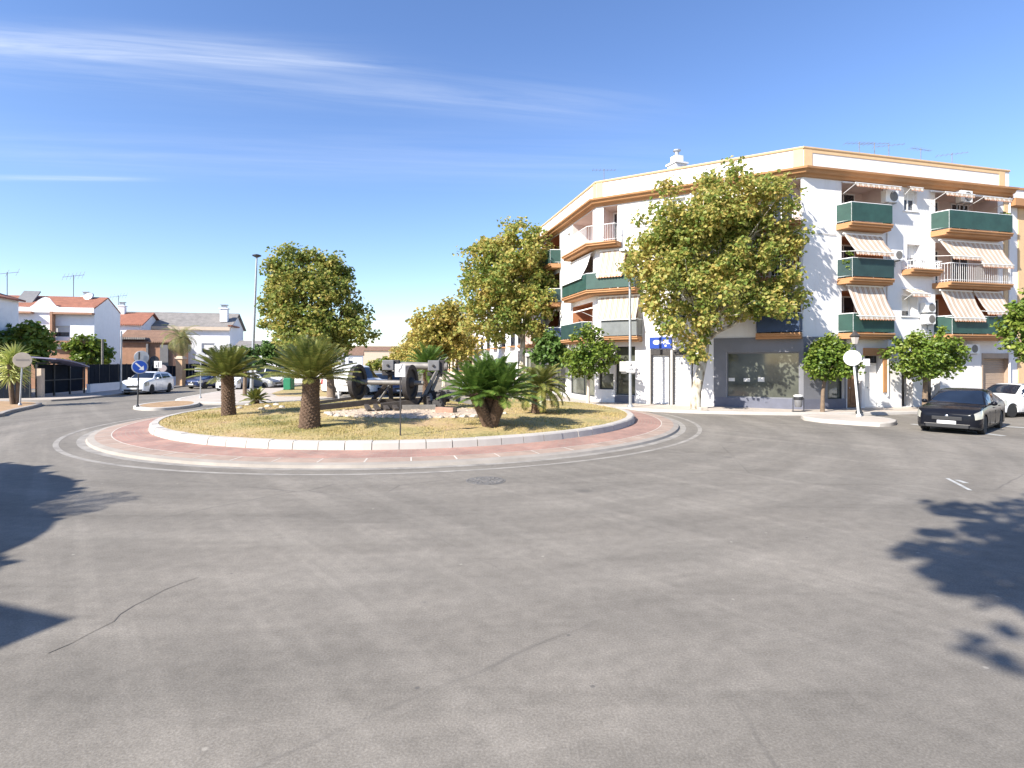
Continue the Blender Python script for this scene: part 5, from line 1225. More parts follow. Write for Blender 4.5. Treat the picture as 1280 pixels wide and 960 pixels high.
fence('fence', 'dark sheeted fence on a low white wall left of the white car', (-32.0, 42.3), (-34.0, 51.5), .75, 2.2, 6, wallh=.75)
fence('fence', 'dark railing between white wall and brick pillar behind the white car', (XU(196, 55), 54.2), (XU(222, 55), 55), 1.0, 2.0, 3, wallh=1.0)
fence('fence', 'dark railing on grey wall right of the brick pillar', (XU(231, 55), 55.1), (XU(300, 57), 57), .9, 2.2, 6, wallh=.9, wmat='plate_grey')
t = thing('gate_pillar', 'tan brick gate pillar below the date palm', 'pillar', (XU(226, 54.6), 54.6, 0)); g = MB(); g.box((0, 0, 1.35), (.62, .62, 2.7)); g.build('shaft', mt['brick_pillar'], t, bevel=.02); g = MB(); g.box((0, 0, 2.78), (.8, .8, .14)); g.box((0, 0, 2.92), (.55, .55, .14)); g.build('cap', mt['house_beige'], t)
A, B = Vector((-31.0, 36.5, 0)), Vector((-31.95, 41.8, 0)); tt = (B-A).normalized(); f = Facade(A, tt); Ls = (B-A).length
t = thing('shelter', 'dark glazed shelter with drooping lavender roof behind the beige sign', 'shelter', tuple(A))
g = MB(); fbox(g, f, .05, Ls, -.1, -.06, .3, 2.25); g.build('back_panel', mt['fence_dark'], t, world=True)
g = MB()
for i in range(4): x = Ls*i/3; fbox(g, f, x, x + .09, -.05, .04, .1, 2.35)
fbox(g, f, 0, Ls + .09, -.05, .05, 2.3, 2.4); fbox(g, f, .09, Ls, -.04, .03, 1.15, 1.22); g.build('frame', mt['dark_metal'], t, world=True)
g = MB(); fbox(g, f, -.05, .32, .05, .3, .1, 2.0); g.build('end_post', mt['house_beige'], t, world=True)
g = MB(); m = 8; vs = []
for i in range(m+1):
    q = i/m; z = 2.72 - .55*q**1.6
    vs += [f.m @ Vector((-.3 + q*(Ls*.72), .6, z + .1)), f.m @ Vector((-.3 + q*(Ls*.72), -1.3, z - .05)), f.m @ Vector((-.3 + q*(Ls*.72), .6, z + .02)), f.m @ Vector((-.3 + q*(Ls*.72), -1.3, z - .13))]
g.add(vs, [(4*i, 4*i+1, 4*i+5, 4*i+4) for i in range(m)] + [(4*i+2, 4*i+6, 4*i+7, 4*i+3) for i in range(m)] + [(4*i+1, 4*i+3, 4*i+7, 4*i+5) for i in range(m)] + [(4*i, 4*i+4, 4*i+6, 4*i+2) for i in range(m)] + [(0, 2, 3, 1), (4*m, 4*m+1, 4*m+3, 4*m+2)])
g.build('roof', mt['canopy_blue'], t, world=True)
def pole(name, label, base, top, r0, r1, mat, cat='pole', head=None):
    t = thing(name, label, cat, tuple(base)); d = Vector(top) - Vector(base); g = MB(); g.tube([(0, 0, 0), d*.5, d], [r0, (r0+r1)/2, r1], 10); g.lathe([(r0*2.2, 0), (r0*2.2, .03), (r0*1.3, .12)], n=12); g.build('post', mt[mat], t, smooth=50, fix=False); return t, d
b = (XU(151, 45.5), 45.5, .12); pole('pole', 'plain grey pole on the pavement left of the white car', b, (b[0] + .05, b[1], 4.95), .08, .06, 'grey_metal')
b = (XU(128, 49), 49, .1); pole('pole', 'short pale pole behind the dark fence by the garden tree', b, (b[0], b[1], 4.4), .09, .09, 'iron_light')
b = (*G(314, 493, .14), .14); t, d = pole('street_lamp', 'very tall slim street lamp with small flat head left of the median plane tree', b, (XU(321, b[1]), b[1], ZV(320, b[1])), .13, .06, 'grey_metal', 'street lamp')
g = MB(); g.lathe([(.06, -.12), (.30, .0), (.30, .06), (.12, .12)], d, 14); g.build('lamp_head', mt['dark_metal'], t)
g = MB(); g.lathe([(.2, -.055), (.2, -.03)], d, 14); g.build('diffuser', mt['lamp_glass'], t)

# ------------------------------------------------------------------ signs
def disc(mb, c, r, th, rot): mb.lathe([(r*.97, -th/2), (r, -th/4), (r, th/4), (r*.97, th/2)], c, 28, rot=rot)
def facing(p, yaw=0.0):            # rotation whose local Z looks back to the road at yaw
    return Matrix.Rotation(yaw, 3, 'Z') @ Matrix.Rotation(R(90), 3, 'X')
# beige back of a round sign on the verge
b = Vector((*G(25, 506.5, .14), .14)); top = Vector((XU(28.5, b.y), b.y, ZV(441, b.y)))
t, d = pole('road_sign', 'faded beige round sign on grey post beside the yucca', b, top, .04, .04, 'grey_metal', 'sign')
c = Vector((XU(28.5, b.y), b.y, ZV(450, b.y))) - b; rt = facing(b, R(30)); g = MB(); disc(g, c + rt @ Vector((0, 0, .06)), .40, .02, rt); dd = g.build('disc', mt['sign_back'], t, fix=False)
g = MB(); vs = [c + rt @ Vector((x, y, .075)) for x, y in ((-.27, -.045), (.27, -.045), (.27, .045), (-.27, .045))]; g.add(vs, [(0, 1, 2, 3)]); g.build('bar', mt['kerb_grey'], dd, fix=False)
# keep right arrow on the splitter island
b = Vector((*G(172, 508.5, .15), .15)); t, d = pole('road_sign', 'round blue sign with white arrow on the splitter island before the white car', b, b + Vector((.08, 0, ZV(440, b.y) - .15)), .035, .035, 'dark_metal', 'sign')
rt = facing(b, R(28)); c = Vector((XU(175, b.y), b.y, ZV(458.5, b.y))) - b
g = MB(); disc(g, c + rt @ Vector((0, 0, .055)), .36, .02, rt); g.build('backing', mt['grey_metal'], t, fix=False)
g = MB(); disc(g, c + rt @ Vector((0, 0, .072)), .31, .014, rt); bd = g.build('disc', mt['sign_blue'], t, fix=False)
g = MB(); ar = [(-.19, .22), (-.22, .17), (.03, -.07), (-.05, -.15), (.19, -.17), (.17, .06), (.09, -.02), (-.16, .22)]; a4 = [(-.21, .17), (-.16, .22), (.08, -.02), (.16, .06), (.18, -.17), (-.05, -.15), (.03, -.07)]
g.add([c + rt @ Vector((x, y, .083)) for x, y in a4], [(0, 1, 2, 6), (2, 3, 4, 5, 6)]); g.build('arrow', mt['sign_white'], bd, fix=False)
g = MB(); disc(g, Vector((XU(175, b.y), b.y + .06, ZV(446.5, b.y))) - b + Vector((0, .06, 0)), .33, .02, rt); g.build('upper_disc', mt['grey_metal'], t, fix=False)
# white round sign with blue white plate at the nose of the median
b = Vector((*G(250.5, 497.5, .14), .14)); t, d = pole('road_sign', 'white round sign over a pale blue plate on the nose of the median', b, b + Vector((.03, 0, ZV(440, b.y) - .14)), .035, .035, 'grey_metal', 'sign')
rt = facing(b, R(25)); c = Vector((XU(251, b.y), b.y, ZV(446, b.y))) - b; g = MB(); disc(g, c + rt @ Vector((0, 0, .055)), .30, .02, rt); g.build('disc', mt['sign_white'], t, fix=False)
g = MB(); c = Vector((XU(251, b.y), b.y - .06, ZV(462, b.y))) - b; g.box(c, (.62, .02, .22), R(25)); g.build('plate', mt['sign_white'], t, bevel=.006); g = MB(); g.box(c + Vector((.006, -.013, -.0)), (.54, .004, .08), R(25)); g.build('plate_band', mt['blue_paint'], t)
# two signs seen past the white car
b = Vector((XU(198, 49), 49, .0)); t, d = pole('road_sign', 'square white notice sign with dark marks standing behind the white car', b, b + Vector((0, 0, 2.5)), .04, .04, 'grey_metal', 'sign')
g = MB(); g.box((0, -.05, 2.2), (.68, .02, .6)); pl_ = g.build('plate', mt['sign_white'], t, bevel=.005); g = MB(); g.box((.03, -.063, 2.18), (.08, .004, .44)); g.box((-.14, -.063, 2.06), (.1, .004, .2)); g.build('mark', mt['ink'], pl_)
b = Vector((XU(204, 50), 50, .0)); t, d = pole('road_sign', 'faded pink round sign standing behind the white car', b, b + Vector((0, 0, 2.1)), .035, .035, 'grey_metal', 'sign')
g = MB(); rt = facing(b, R(25)); disc(g, Vector((0, -.06, 1.85)), .31, .02, rt); g.build('disc', mt['loggia'], t, fix=False)
# white round sign back on the right kerb island
b = Vector((*G(1073.5, 520.5, .15), .15)); top = Vector((XU(1066, b.y), b.y, ZV(441, b.y))); t, d = pole('road_sign', 'white round sign on leaning white post at the right kerb island', b, top, .045, .04, 'white_metal', 'sign')
c = Vector((XU(1065.5, b.y), b.y, ZV(447.5, b.y))) - b; rt = facing(b, R(-30)); g = MB(); disc(g, c + rt @ Vector((0, 0, .055)), .33, .02, rt); dd = g.build('disc', mt['sign_white'], t, fix=False)
g = MB(); vs = [c + rt @ Vector((x, y, .069)) for x, y in ((-.012, -.26), (.012, -.26), (.012, .26), (-.012, .26))]; g.add(vs, [(0, 1, 2, 3)]); g.build('seam', mt['grey_metal'], dd, fix=False)
# lamp pole with two plates before the corner
b = Vector((*G(788, 508.5, .13), .13)); t, d = pole('lamp_post', 'grey lamp post carrying a marked white plate before the grey shopfront', b, b + Vector((-.03, 0, 7.4)), .085, .06, 'grey_metal', 'lamp post')
g = MB(); g.tube([(-.03, 0, 7.35), (-.1, -.25, 7.65), (-.5, -1.1, 7.75)], .035, 6); g.box((-.62, -1.35, 7.74), (.26, .6, .1), R(-25)); g.build('lamp_head', mt['grey_metal'], t, fix=False)
rz = R(-12); zc = ZV(458.5, b.y) - .13; mr = Matrix.Rotation(rz, 3, 'Z')
g = MB(); g.box(mr @ Vector((0.02, -.1, 0)) + Vector((0, 0, zc)), (.43, .02, .58), rz); pl_ = g.build('plate', mt['sign_white'], t, bevel=.006)
g = MB(); Q = lambda x, z: mr @ Vector((x + .04, -.113, 0)) + Vector((0, 0, zc + z))
g.add([Q(-.055, .03), Q(.055, .03), Q(.035, .12), Q(.015, .19), Q(-.015, .19), Q(-.035, .12)], [(0, 1, 2, 3, 4, 5)])
for x0, x1, z0, z1 in ((-.09, -.05, -.17, -.07), (.05, .09, -.17, -.07), (-.05, .05, -.14, -.10), (-.02, .02, -.10, -.07)): g.add([Q(x0, z0), Q(x1, z0), Q(x1, z1), Q(x0, z1)], [(0, 1, 2, 3)])
g.build('mark', mt['ink'], pl_, fix=False)
g = MB(); g.box(mr @ Vector((-.36, .02, 0)) + Vector((0, 0, zc + .02)), (.36, .02, .5), rz); g.box(mr @ Vector((-.2, .03, 0)) + Vector((0, 0, zc + .1)), (.3, .02, .03), rz); g.build('side_plate', mt['blind'], t)
# lantern on the right
b = Vector((XU(1074, 25.4), 25.4, .13)); t, d = pole('street_lantern', 'old style dark lantern on post behind the white round sign', b, b + Vector((-.2, 0, ZV(432, 25.4) - .13)), .07, .045, 'dark_metal', 'street lantern')
zz0 = ZV(430, 25.4) - .13; g = MB(); g.lathe([(.11, 0), (.19, .32)], (-.2, 0, zz0), 6); g.build('lantern_glass', mt['lamp_glass'], t); g = MB(); g.lathe([(.21, 0), (.25, .04), (.09, .2), (.03, .3)], (-.2, 0, zz0 + .32), 6); g.build('lantern_cap', mt['iron'], t)
g = MB(); g.box((.3, -.05, ZV(453, 25.4) - .13), (.24, .12, .32)); g.cyl((.0, 0, 2.35), (.25, 0, 2.35), .02, n=6); g.build('box', mt['ac_white'], t, bevel=.01)
# litter bin
b = (*G(998, 514.5, .13), .13); t = thing('litter_bin', 'small grey litter bin with white rim before the grey shopfront', 'litter bin', b)
g = MB(); g.lathe([(.13, .22), (.17, .3), (.185, .66), (.16, .7)], n=16); g.build('basket', mt['plate_grey'], t, smooth=40); g = MB(); g.lathe([(.19, .55), (.195, .57), (.195, .66), (.19, .68)], n=16); g.build('band', mt['plastic'], t); g = MB(); g.lathe([(.20, .69), (.21, .71), (.21, .76), (.12, .79)], n=16); g.build('lid', mt['sign_white'], t)
g = MB()
for s in (-1, 1): g.tube([(s*.25, 0, 0), (s*.25, 0, .62), (s*.18, 0, .66)], .02, 6)
g.box((0, 0, .02), (.56, .14, .03)); g.build('stand', mt['dark_metal'], t, fix=False)
# stones beside the big plane tree
b = (*G(878, 512.8, .13), .13); g = MB(); g.box((0, 0, .07), (.42, .3, .16), .2); o = g.build('kerb_stone', mt['stone'], bevel=.03); o.location = b; tag(o, 'pale loose kerb stone at the foot of the largest plane tree', 'stone')
b = (*G(372, 485, .14), .14)
t = thing('container', 'green recycling container beyond the cycads on the left', 'container', (XU(361, 46), 46, .0)); g = MB(); g.prism([(-.3, -.4), (.3, -.4), (.34, .4), (-.34, .4)], .12, 1.15); g.build('body', mt['green_bin'], t, bevel=.06); g = MB(); g.box((0, 0, 1.21), (.74, .9, .1)); g.build('lid', mt['green_bin'], t, bevel=.05)
g = MB()
for sx in (-.24, .24): g.cyl((sx, -.42, .1), (sx, -.36, .1), .1, n=10)
g.build('wheel', mt['tyre'], t)

# ------------------------------------------------------------------ the monument on the mound
def P3(u, v, Y): return Vector((XU(u, Y), Y, ZV(v, Y)))
YM = 22.4; org = Vector((XU(500, YM), YM, mound(XU(500, YM), YM)))
MO = thing('monument', 'old iron machine displayed on the roundabout with two disc wheels and a grey beam', 'monument', tuple(org))
mp = lambda name, g, m, par=MO, **k: g.build(name, mt[m], par, world=True, **k)
axd = Vector((.985, -.17, 0)).normalized(); wr = .66
def wheel_at(c):
    rot = axd.to_track_quat('Z', 'Y').to_matrix()
    g = MB(); g.lathe([(wr*.80, -.09), (wr, -.10), (wr*1.0, .06), (wr*1.06, .065), (wr*1.06, .1), (wr*.80, .09), (wr*.78, .02), (wr*.3, .04), (wr*.26, .02)], c, 40, rot=rot); w_ = mp('wheel', g, 'iron', smooth=40)
    g = MB(); g.lathe([(.17, -.17), (.17, -.02), (.22, 0.0), (.22, .06), (.15, .18), (.06, .19)], c, 20, rot=rot); mp('hub', g, 'iron', w_, smooth=40)
    g = MB()
    for k in range(8): a = 2*PI*k/8; g.tube([c + rot @ Vector((math.cos(a)*.14, math.sin(a)*.14, -.05)), c + rot @ Vector((math.cos(a)*wr*.82, math.sin(a)*wr*.82, -.045))], [.05, .035], 6)
    mp('spoke', g, 'iron', w_, fix=False)
cl_, cr_ = P3(446.5, 477.5, 22.0), P3(512.5, 478.5, 21.65)
wheel_at(cl_); wheel_at(cr_)
axd2 = (cr_ - cl_).normalized(); g = MB(); g.tube([cl_ - axd2*.45, cl_, cr_, cr_ + axd2*.55], [.07, .10, .10, .08], 14); mp('axle', g, 'iron_light', smooth=50, fix=False)
bl, br = P3(479, 456, 23.2), P3(557, 458.5, 22.7); g = MB(); g.tube([bl, br], .15, 16); mp('beam', g, 'iron_light', smooth=50, fix=False)
for u, v, Y in ((486, 456.5, 23.0), (542.5, 457, 22.65)):
    c = P3(u, v, Y); g = MB(); g.box(c, (.46, .46, .42), R(4)); fb = mp('bearing_block', g, 'plate_grey', bevel=.03); g = MB(); g.lathe([(.05, 0), (.05, .05), (.02, .06)], c + Vector((0, -.23, 0)), 8, rot=Matrix.Rotation(R(90), 3, 'X')); mp('bolt', g, 'iron', fb)
    g = MB(); g.box(c + Vector((.32, .1, -.06)), (.2, .42, .56), R(4)); g.box(c + Vector((0.02, .12, -.34)), (.6, .3, .16), R(4)); mp('clamp', g, 'iron', bevel=.02)
g = MB(); g.lathe([(.1, -.03), (.17, 0), (.17, .1), (.1, .13)], P3(556, 458.5, 22.65), 14, axis='X'); mp('beam_cap', g, 'iron_light')
def bar(name, a, b, w, m, d=None): g = MB(); a, b = Vector(a), Vector(b); q = (b-a); rot = q.to_track_quat('Z', 'Y').to_matrix(); g.box((a+b)/2, (w, d or w, q.length), rot=rot); return mp(name, g, m, bevel=.008)
bar('strut', P3(546, 464, 22.5), P3(529, 497, 22.2), .12, 'iron_light'); bar('strut', P3(551, 463, 22.7), P3(538, 493, 22.4), .1, 'iron_light'); bar('strut', P3(543, 465, 22.9), P3(533, 497, 23.3), .12, 'iron')
bar('strut', P3(487, 463, 23.1), P3(489, 500, 23.2), .14, 'iron'); bar('strut', P3(483, 480, 22.4), P3(465, 501, 22.2), .15, 'old_wood'); bar('strut', P3(488, 480, 22.2), P3(473, 502, 21.9), .07, 'iron_light')
bar('strut', P3(537, 492, 22.2), P3(548, 514, 21.9), .09, 'iron_light'); bar('strut', P3(529, 494, 22.3), P3(520, 510, 22.0), .08, 'iron')
# rails, sleepers and gearing at the foot
bar('base_rail', P3(396, 509.5, 20.9), P3(474, 501.5, 22.1), .26, 'old_wood', .2); bar('base_rail', P3(474, 502, 22.3), P3(556, 499, 23.2), .24, 'old_wood', .2)
bar('base_rail', P3(400, 503, 23.0), P3(445, 497, 23.6), .12, 'iron'); bar('base_rail', P3(476, 509, 21.2), P3(522, 503.5, 21.6), .24, 'old_wood', .3); bar('base_rail', P3(503, 509.5, 21.3), P3(545, 509, 21.4), .14, 'iron_light', .2)
bar('end_timber', P3(545, 513, 20.5), P3(567, 514, 20.4), .2, 'rust_wood', .25); bar('end_timber', P3(567, 514, 20.4), P3(571, 514.2, 20.4), .21, 'old_wood', .24)
for k in range(4):
    a = P3(458 + k*11, 507 - k*.4, 21.2 + .1*k); bar('sleeper', a, a + Vector((.32, -.75, -.14)), .16, 'old_wood', .13)
rr = random.Random(8)
for u, v, Y, r_, ax in ((534, 504, 21.7, .30, (1, .5, .1)), (545, 508, 21.5, .24, (.3, 1, 0)), (552, 498, 22.1, .30, (1, -.4, .1)), (541, 497, 22.4, .26, (.2, 1, .2)), (560, 495, 22.6, .2, (1, .2, 0))):
    c = P3(u, v, Y); rot = Vector(ax).to_track_quat('Z', 'Y').to_matrix(); g = MB(); g.lathe([(r_*.5, -.07), (r_, -.06), (r_, .06), (r_*.5, .07), (.06, .12)], c, 18, rot=rot)
    for k in range(14): a = 2*PI*k/14; g.box(c + rot @ Vector((math.cos(a)*r_*1.05, math.sin(a)*r_*1.05, 0)), (.06, .06, .1), rot=rot @ Matrix.Rotation(a, 3, 'Z'))
    mp('gear', g, 'iron', fix=False)
bar('gear_shaft', P3(530, 499, 21.9), P3(566, 497, 22.3), .09, 'iron'); bar('gear_frame', P3(537, 494, 21.8), P3(544, 516, 21.4), .12, 'iron_light', .06); bar('gear_frame', P3(547, 492, 21.9), P3(556, 511, 21.7), .1, 'iron', .06)
bar('rod', P3(545, 455, 22.8), P3(551, 447, 22.9), .03, 'iron_light'); bar('rod', P3(551, 456, 22.8), P3(560, 446, 22.7), .035, 'iron_light')
bar('rail_post', P3(421, 474, 23.4), P3(424, 500, 23.4), .06, 'white_metal'); bar('rail_post', P3(424, 481, 23.4), P3(441, 482, 23.0), .05, 'iron_light'); bar('low_pipe', P3(562, 497, 23.4), P3(612, 507, 23.0), .2, 'iron_light')
# rubble bed and border stones
g = MB(); n = 64; vs = []; fs = []; rr = random.Random(21)
def rub(x, y): return mound(x, y) + .05*max(0, 1 - (((x+3.6)/3.3)**2 + ((y-20.9)/1.75)**2))**.5 + .0
rings = [1.0, .9, .75, .58, .4, .2]
for q in rings:
    for k in range(n):
        a = 2*PI*k/n; x = -3.6 + 3.3*q*math.cos(a)*(1 + .06*math.sin(5*a)); y = 20.9 + 1.75*q*math.sin(a)*(1 + .07*math.sin(4*a + 1)); vs.append((x, y, rub(x, y) + (rr.uniform(-.01, .05) if q < 1 else -.03)))
for i in range(len(rings)-1):
    for k in range(n): fs.append((i*n+k, i*n+(k+1) % n, (i+1)*n+(k+1) % n, (i+1)*n+k))
fs.append(tuple((len(rings)-1)*n+k for k in range(n))); g.add(vs, fs); struct(g.build('rubble_bed', mt['rubble'], smooth=30))
g = MB(); rr = random.Random(5)
def stone(mb, c, r, rr):
    v = []; f = []
    for i in range(5):
        a = -PI/2 + PI*i/4
        for k in range(7): b = 2*PI*k/7 + i*.3; q = r*rr.uniform(.75, 1.15); v.append((c[0] + q*math.cos(a)*math.cos(b)*1.25, c[1] + q*math.cos(a)*math.sin(b), c[2] + q*math.sin(a)*.75))
    for i in range(4):
        for k in range(7): f.append((i*7+k, i*7+(k+1) % 7, (i+1)*7+(k+1) % 7, (i+1)*7+k))
    mb.add(v, f)
for i in range(420):
    a = rr.uniform(0, 2*PI); q = math.sqrt(rr.random())*.97; x, y = -3.6 + 3.3*q*math.cos(a), 20.9 + 1.75*q*math.sin(a); stone(g, (x, y, rub(x, y)), rr.uniform(.02, .07), rr)
tag(g.build('rubble_stones', mt['rubble'], smooth=30, fix=False), 'broken pale rubble under the iron monument', 'rubble', kind='stuff')
st = []
for i in range(22):
    a = PI*(1.06 + .9*i/21); x, y = -3.6 + 3.35*math.cos(a)*rr.uniform(.95, 1.03), 20.9 + 1.85*math.sin(a)*rr.uniform(.92, 1.04); st.append((x, y, rub(x, y) + .02, rr.uniform(.07, .13)))
proto = None
for x, y, z, r_ in st:
    g = MB(); stone(g, (0, 0, 0), r_, rr); o = g.build('border_stone', mt['stone'], smooth=40); o.location = (x, y, z); o.rotation_euler = (0, 0, rr.uniform(0, 6)); tag(o, 'whitish rough stone edging the rubble bed before the monument', 'stone', 'stones edging the rubble bed')
for i, (u, v) in enumerate(((299, 511), (310, 507), (335, 509), (345, 507), (352, 510), (327, 512))):
    x, y, z = GM(u, v); g = MB(); stone(g, (0, 0, 0), .12, rr); o = g.build('border_stone', mt['stone'], smooth=40); o.location = (x, y, z + .03); tag(o, 'pinkish rough stone lying around the tiny trunkless cycad', 'stone', 'stones around the tiny cycad')
# plaque on a thin post
b = Vector(GM(500.5, 544.5)); t = thing('plaque', 'small white plaque on a thin rusty post at the front of the mound', 'plaque', tuple(b))
g = MB(); g.box((0, 0, .8), (.035, .035, 1.7)); g.build('post', mt['iron'], t); zc = ZV(463, b.y) - b.z; g = MB(); g.box((0, -.035, zc), (.29, .02, .36)); pl_ = g.build('plate', mt['sign_white'], t, bevel=.004)
g = MB(); g.add([(.0, -.047, zc + .04), (.05, -.047, zc + .17), (.08, -.047, zc + .17), (.03, -.047, zc + .02)], [(0, 1, 2, 3)]); g.add([(-.05, -.047, zc - .04), (-.02, -.047, zc - .08), (.01, -.047, zc + .04), (-.03, -.047, zc + .06)], [(0, 1, 2, 3)]); g.box((-.02, -.046, zc - .12), (.12, .004, .015)); g.build('mark', mt['plate_grey'], pl_, fix=False)
# ------------------------------------------------------------------ vehicles
def interp(keys, x):
    if x <= keys[0][0]: return keys[0][1]
    for i in range(len(keys)-1):
        (a, p), (b, q) = keys[i], keys[i+1]
        if x <= b:
            t = (x-a)/(b-a)
            m0 = (q - keys[i-1][1])/(b - keys[i-1][0]) if i > 0 else (q-p)/(b-a)
            m1 = (keys[i+2][1] - p)/(keys[i+2][0] - a) if i + 2 < len(keys) else (q-p)/(b-a)
            h = b-a; t2, t3 = t*t, t*t*t
            return (2*t3-3*t2+1)*p + (t3-2*t2+t)*h*m0*.7 + (-2*t3+3*t2)*q + (t3-t2)*h*m1*.7
    return keys[-1][1]
STYLE = {
 'saloon': dict(top=[(0, .45), (.015, .52), (.06, .58), (.15, .63), (.27, .665), (.44, .965), (.52, 1.0), (.68, .985), (.84, .80), (.90, .73), (.97, .70), (1, .56)],
                belt=[(0, .43), (.015, .495), (.06, .55), (.15, .59), (.27, .62), (.5, .635), (.75, .655), (.88, .665), (.97, .63), (1, .52)],
                ws=(.275, .44), rw=(.70, .85), sw=(.33, .53, .555, .77), wheels=(.185, .79)),
 'hatch': dict(top=[(0, .42), (.015, .50), (.06, .56), (.15, .62), (.25, .68), (.42, .965), (.52, 1.0), (.78, .97), (.88, .88), (.96, .66), (1, .58)],
                belt=[(0, .40), (.015, .47), (.06, .53), (.15, .58), (.25, .625), (.5, .65), (.8, .68), (.95, .62), (1, .54)],
                ws=(.26, .42), rw=(.885, .96), sw=(.32, .54, .565, .82), wheels=(.18, .80)),
 'suv': dict(top=[(0, .44), (.012, .54), (.04, .60), (.12, .645), (.25, .70), (.40, .95), (.50, 1.0), (.80, .975), (.90, .90), (.97, .68), (1, .60)],
                belt=[(0, .42), (.012, .51), (.04, .565), (.12, .60), (.25, .635), (.5, .655), (.8, .69), (.95, .65), (1, .56)],
                ws=(.26, .40), rw=(.90, .965), sw=(.31, .53, .555, .83), wheels=(.185, .79)),
 'van': dict(top=[(0, .36), (.012, .44), (.06, .50), (.15, .545), (.32, .96), (.40, 1.0), (.95, .985), (.985, .9), (1, .70)],
                belt=[(0, .34), (.012, .42), (.06, .47), (.15, .51), (.5, .53), (.9, .53), (1, .5)],
                ws=(.16, .31), rw=(2, 2), sw=(.24, .42, 2, 2), wheels=(.17, .77))}
def cut(o, cutters):
    for c in cutters:
        m = o.modifiers.new('cut', 'BOOLEAN'); m.operation = 'DIFFERENCE'; m.object = c; m.solver = 'EXACT'
    dg = bpy.context.evaluated_depsgraph_get(); dg.update()
    me = bpy.data.meshes.new_from_object(o.evaluated_get(dg)); o.modifiers.clear(); old = o.data; o.data = me
    for c in cutters: bpy.data.objects.remove(c)
def car(name, label, cat, loc, heading, L, W, H, style, paint, wr=.32, group='cars around the roundabout', detail=True):
    st = STYLE[style]; t = thing(name, label, cat, loc, heading, group)
    NS = 72; xs = sorted(set([i/NS for i in range(NS+1)] + [.006, .012, .02, .98, .99]))
    zs = .17
    def half(x):
        k = 1 - .24*max(0, (.085-x)/.085)**2.2 - .14*max(0, (x-.92)/.08)**2.2
        if x < .012: k -= .05*(1-x/.012)
        if x > .99: k -= .05*((x-.99)/.01)
        return W/2*k
    rows = []
    for x in xs:
        w_ = half(x); zt = interp(st['top'], x)*H; zb = min(interp(st['belt'], x)*H, zt - .01); sl = zs + (.05*max(0, (.06-x)/.06) + .07*max(0, (x-.93)/.07))
        cab = min(1, max(0, (zt - zb)/(.30*H))); wt = w_*(.955 - .215*cab)
        lo = [(w_*.94, sl), (w_*.985, sl + .07), (w_*1.0, sl + (zb-sl)*.35), (w_*1.0, sl + (zb-sl)*.6), (w_*.985, sl + (zb-sl)*.85), (w_*.955, zb)]
        zc = zt - .055*cab - .012
        up = [(w_*.955 + (wt - w_*.955)*q + .02*cab*math.sin(PI*q), zb + (zc - zb)*q) for q in (.08, .3, .55, .8, 1.0)]
        tp = [(wt*.93, zt - .02*cab - .008), (wt*.8, zt - .006), (wt*.5, zt + .004), (0, zt + .012)]
        h = lo + up + tp; rows.append([(L/2 - x*L, y, z) for y, z in h] + [(L/2 - x*L, -y, z) for y, z in reversed(h[:-1])])
    n = len(rows[0]); NU = 15
    g = MB(); vs = [p for r in rows for p in r]; fs = []
    for i in range(len(rows)-1):
        for k in range(n): fs.append((i*n+k, i*n+(k+1) % n, (i+1)*n+(k+1) % n, (i+1)*n+k))
    fs.append(tuple(range(n-1, -1, -1))); fs.append(tuple((len(rows)-1)*n + k for k in range(n)))
    g.add(vs, fs); body = g.build('body', mt[paint], t)
    cs = []
    for f in st['wheels']:
        for s in (-1, 1):
            c = MB(); c.cyl((L/2 - f*L, s*(W/2 - .27), wr), (L/2 - f*L, s*(W/2 + .15), wr), wr*1.13, n=28); cs.append(c.build('cutter', mt['plastic'], t))
    cut(body, cs); body.data.polygons.foreach_set('use_smooth', [True]*len(body.data.polygons)); body.data.set_sharp_from_angle(angle=R(32))
    if len(body.data.materials) == 0: body.data.materials.append(mt[paint])
    def patch(name_, test, m, off=.006, par=t):
        q = MB(); cnt = 0
        for i in range(len(rows)-1):
            xm = (xs[i]+xs[i+1])/2
            for k in range(n-1):
                if not test(xm, k if k < NU-1 else n-2-k, k < NU-1): continue
                P = [Vector(p) for p in (rows[i][k], rows[i][k+1], rows[i+1][k+1], rows[i+1][k])]
                nr = (P[1]-P[0]).cross(P[3]-P[0])
                if nr.length < 1e-9: continue
                nr.normalize()
                if nr.dot(Vector((P[0].x*.2, P[0].y, P[0].z - H*.45))) < 0: nr = -nr
                q.add([p + nr*off for p in P], [(0, 1, 2, 3)]); cnt += 1
        if cnt:
            o = q.build(name_, mt[m], par, fix=False); bm = bmesh.new(); bm.from_mesh(o.data); bmesh.ops.remove_doubles(bm, verts=bm.verts, dist=.004); bmesh.ops.recalc_face_normals(bm, faces=bm.faces); bm.to_mesh(o.data); bm.free(); o.data.polygons.foreach_set('use_smooth', [True]*len(o.data.polygons)); o.data.update(); return o
    a, b = st['ws']; patch('windscreen', lambda x, k, r: a < x < b and k >= 11, 'car_glass')
    a2, b2 = st['rw']; patch('rear_window', lambda x, k, r: a2 < x < b2 and k >= 11, 'car_glass')
    s1, e1, s2, e2 = st['sw']
    for r_ in (True, False):
        patch('side_window', lambda x, k, r: r == r_ and s1 + .02*(k-6) < x < e1 and 6 <= k <= 8, 'car_glass'); patch('side_window', lambda x, k, r: r == r_ and s2 < x < e2 - .012*(k-6) and 6 <= k <= 8, 'car_glass')
        patch('headlight', lambda x, k, r: r == r_ and .010 < x < .10 and k in (3, 4), 'headlamp', .009); patch('tail_light', lambda x, k, r: r == r_ and .945 < x < .996 and k in (3, 4), 'taillight', .009)
        patch('sill', lambda x, k, r: r == r_ and k == 0, 'plastic', .005)
    hf = H/1.45
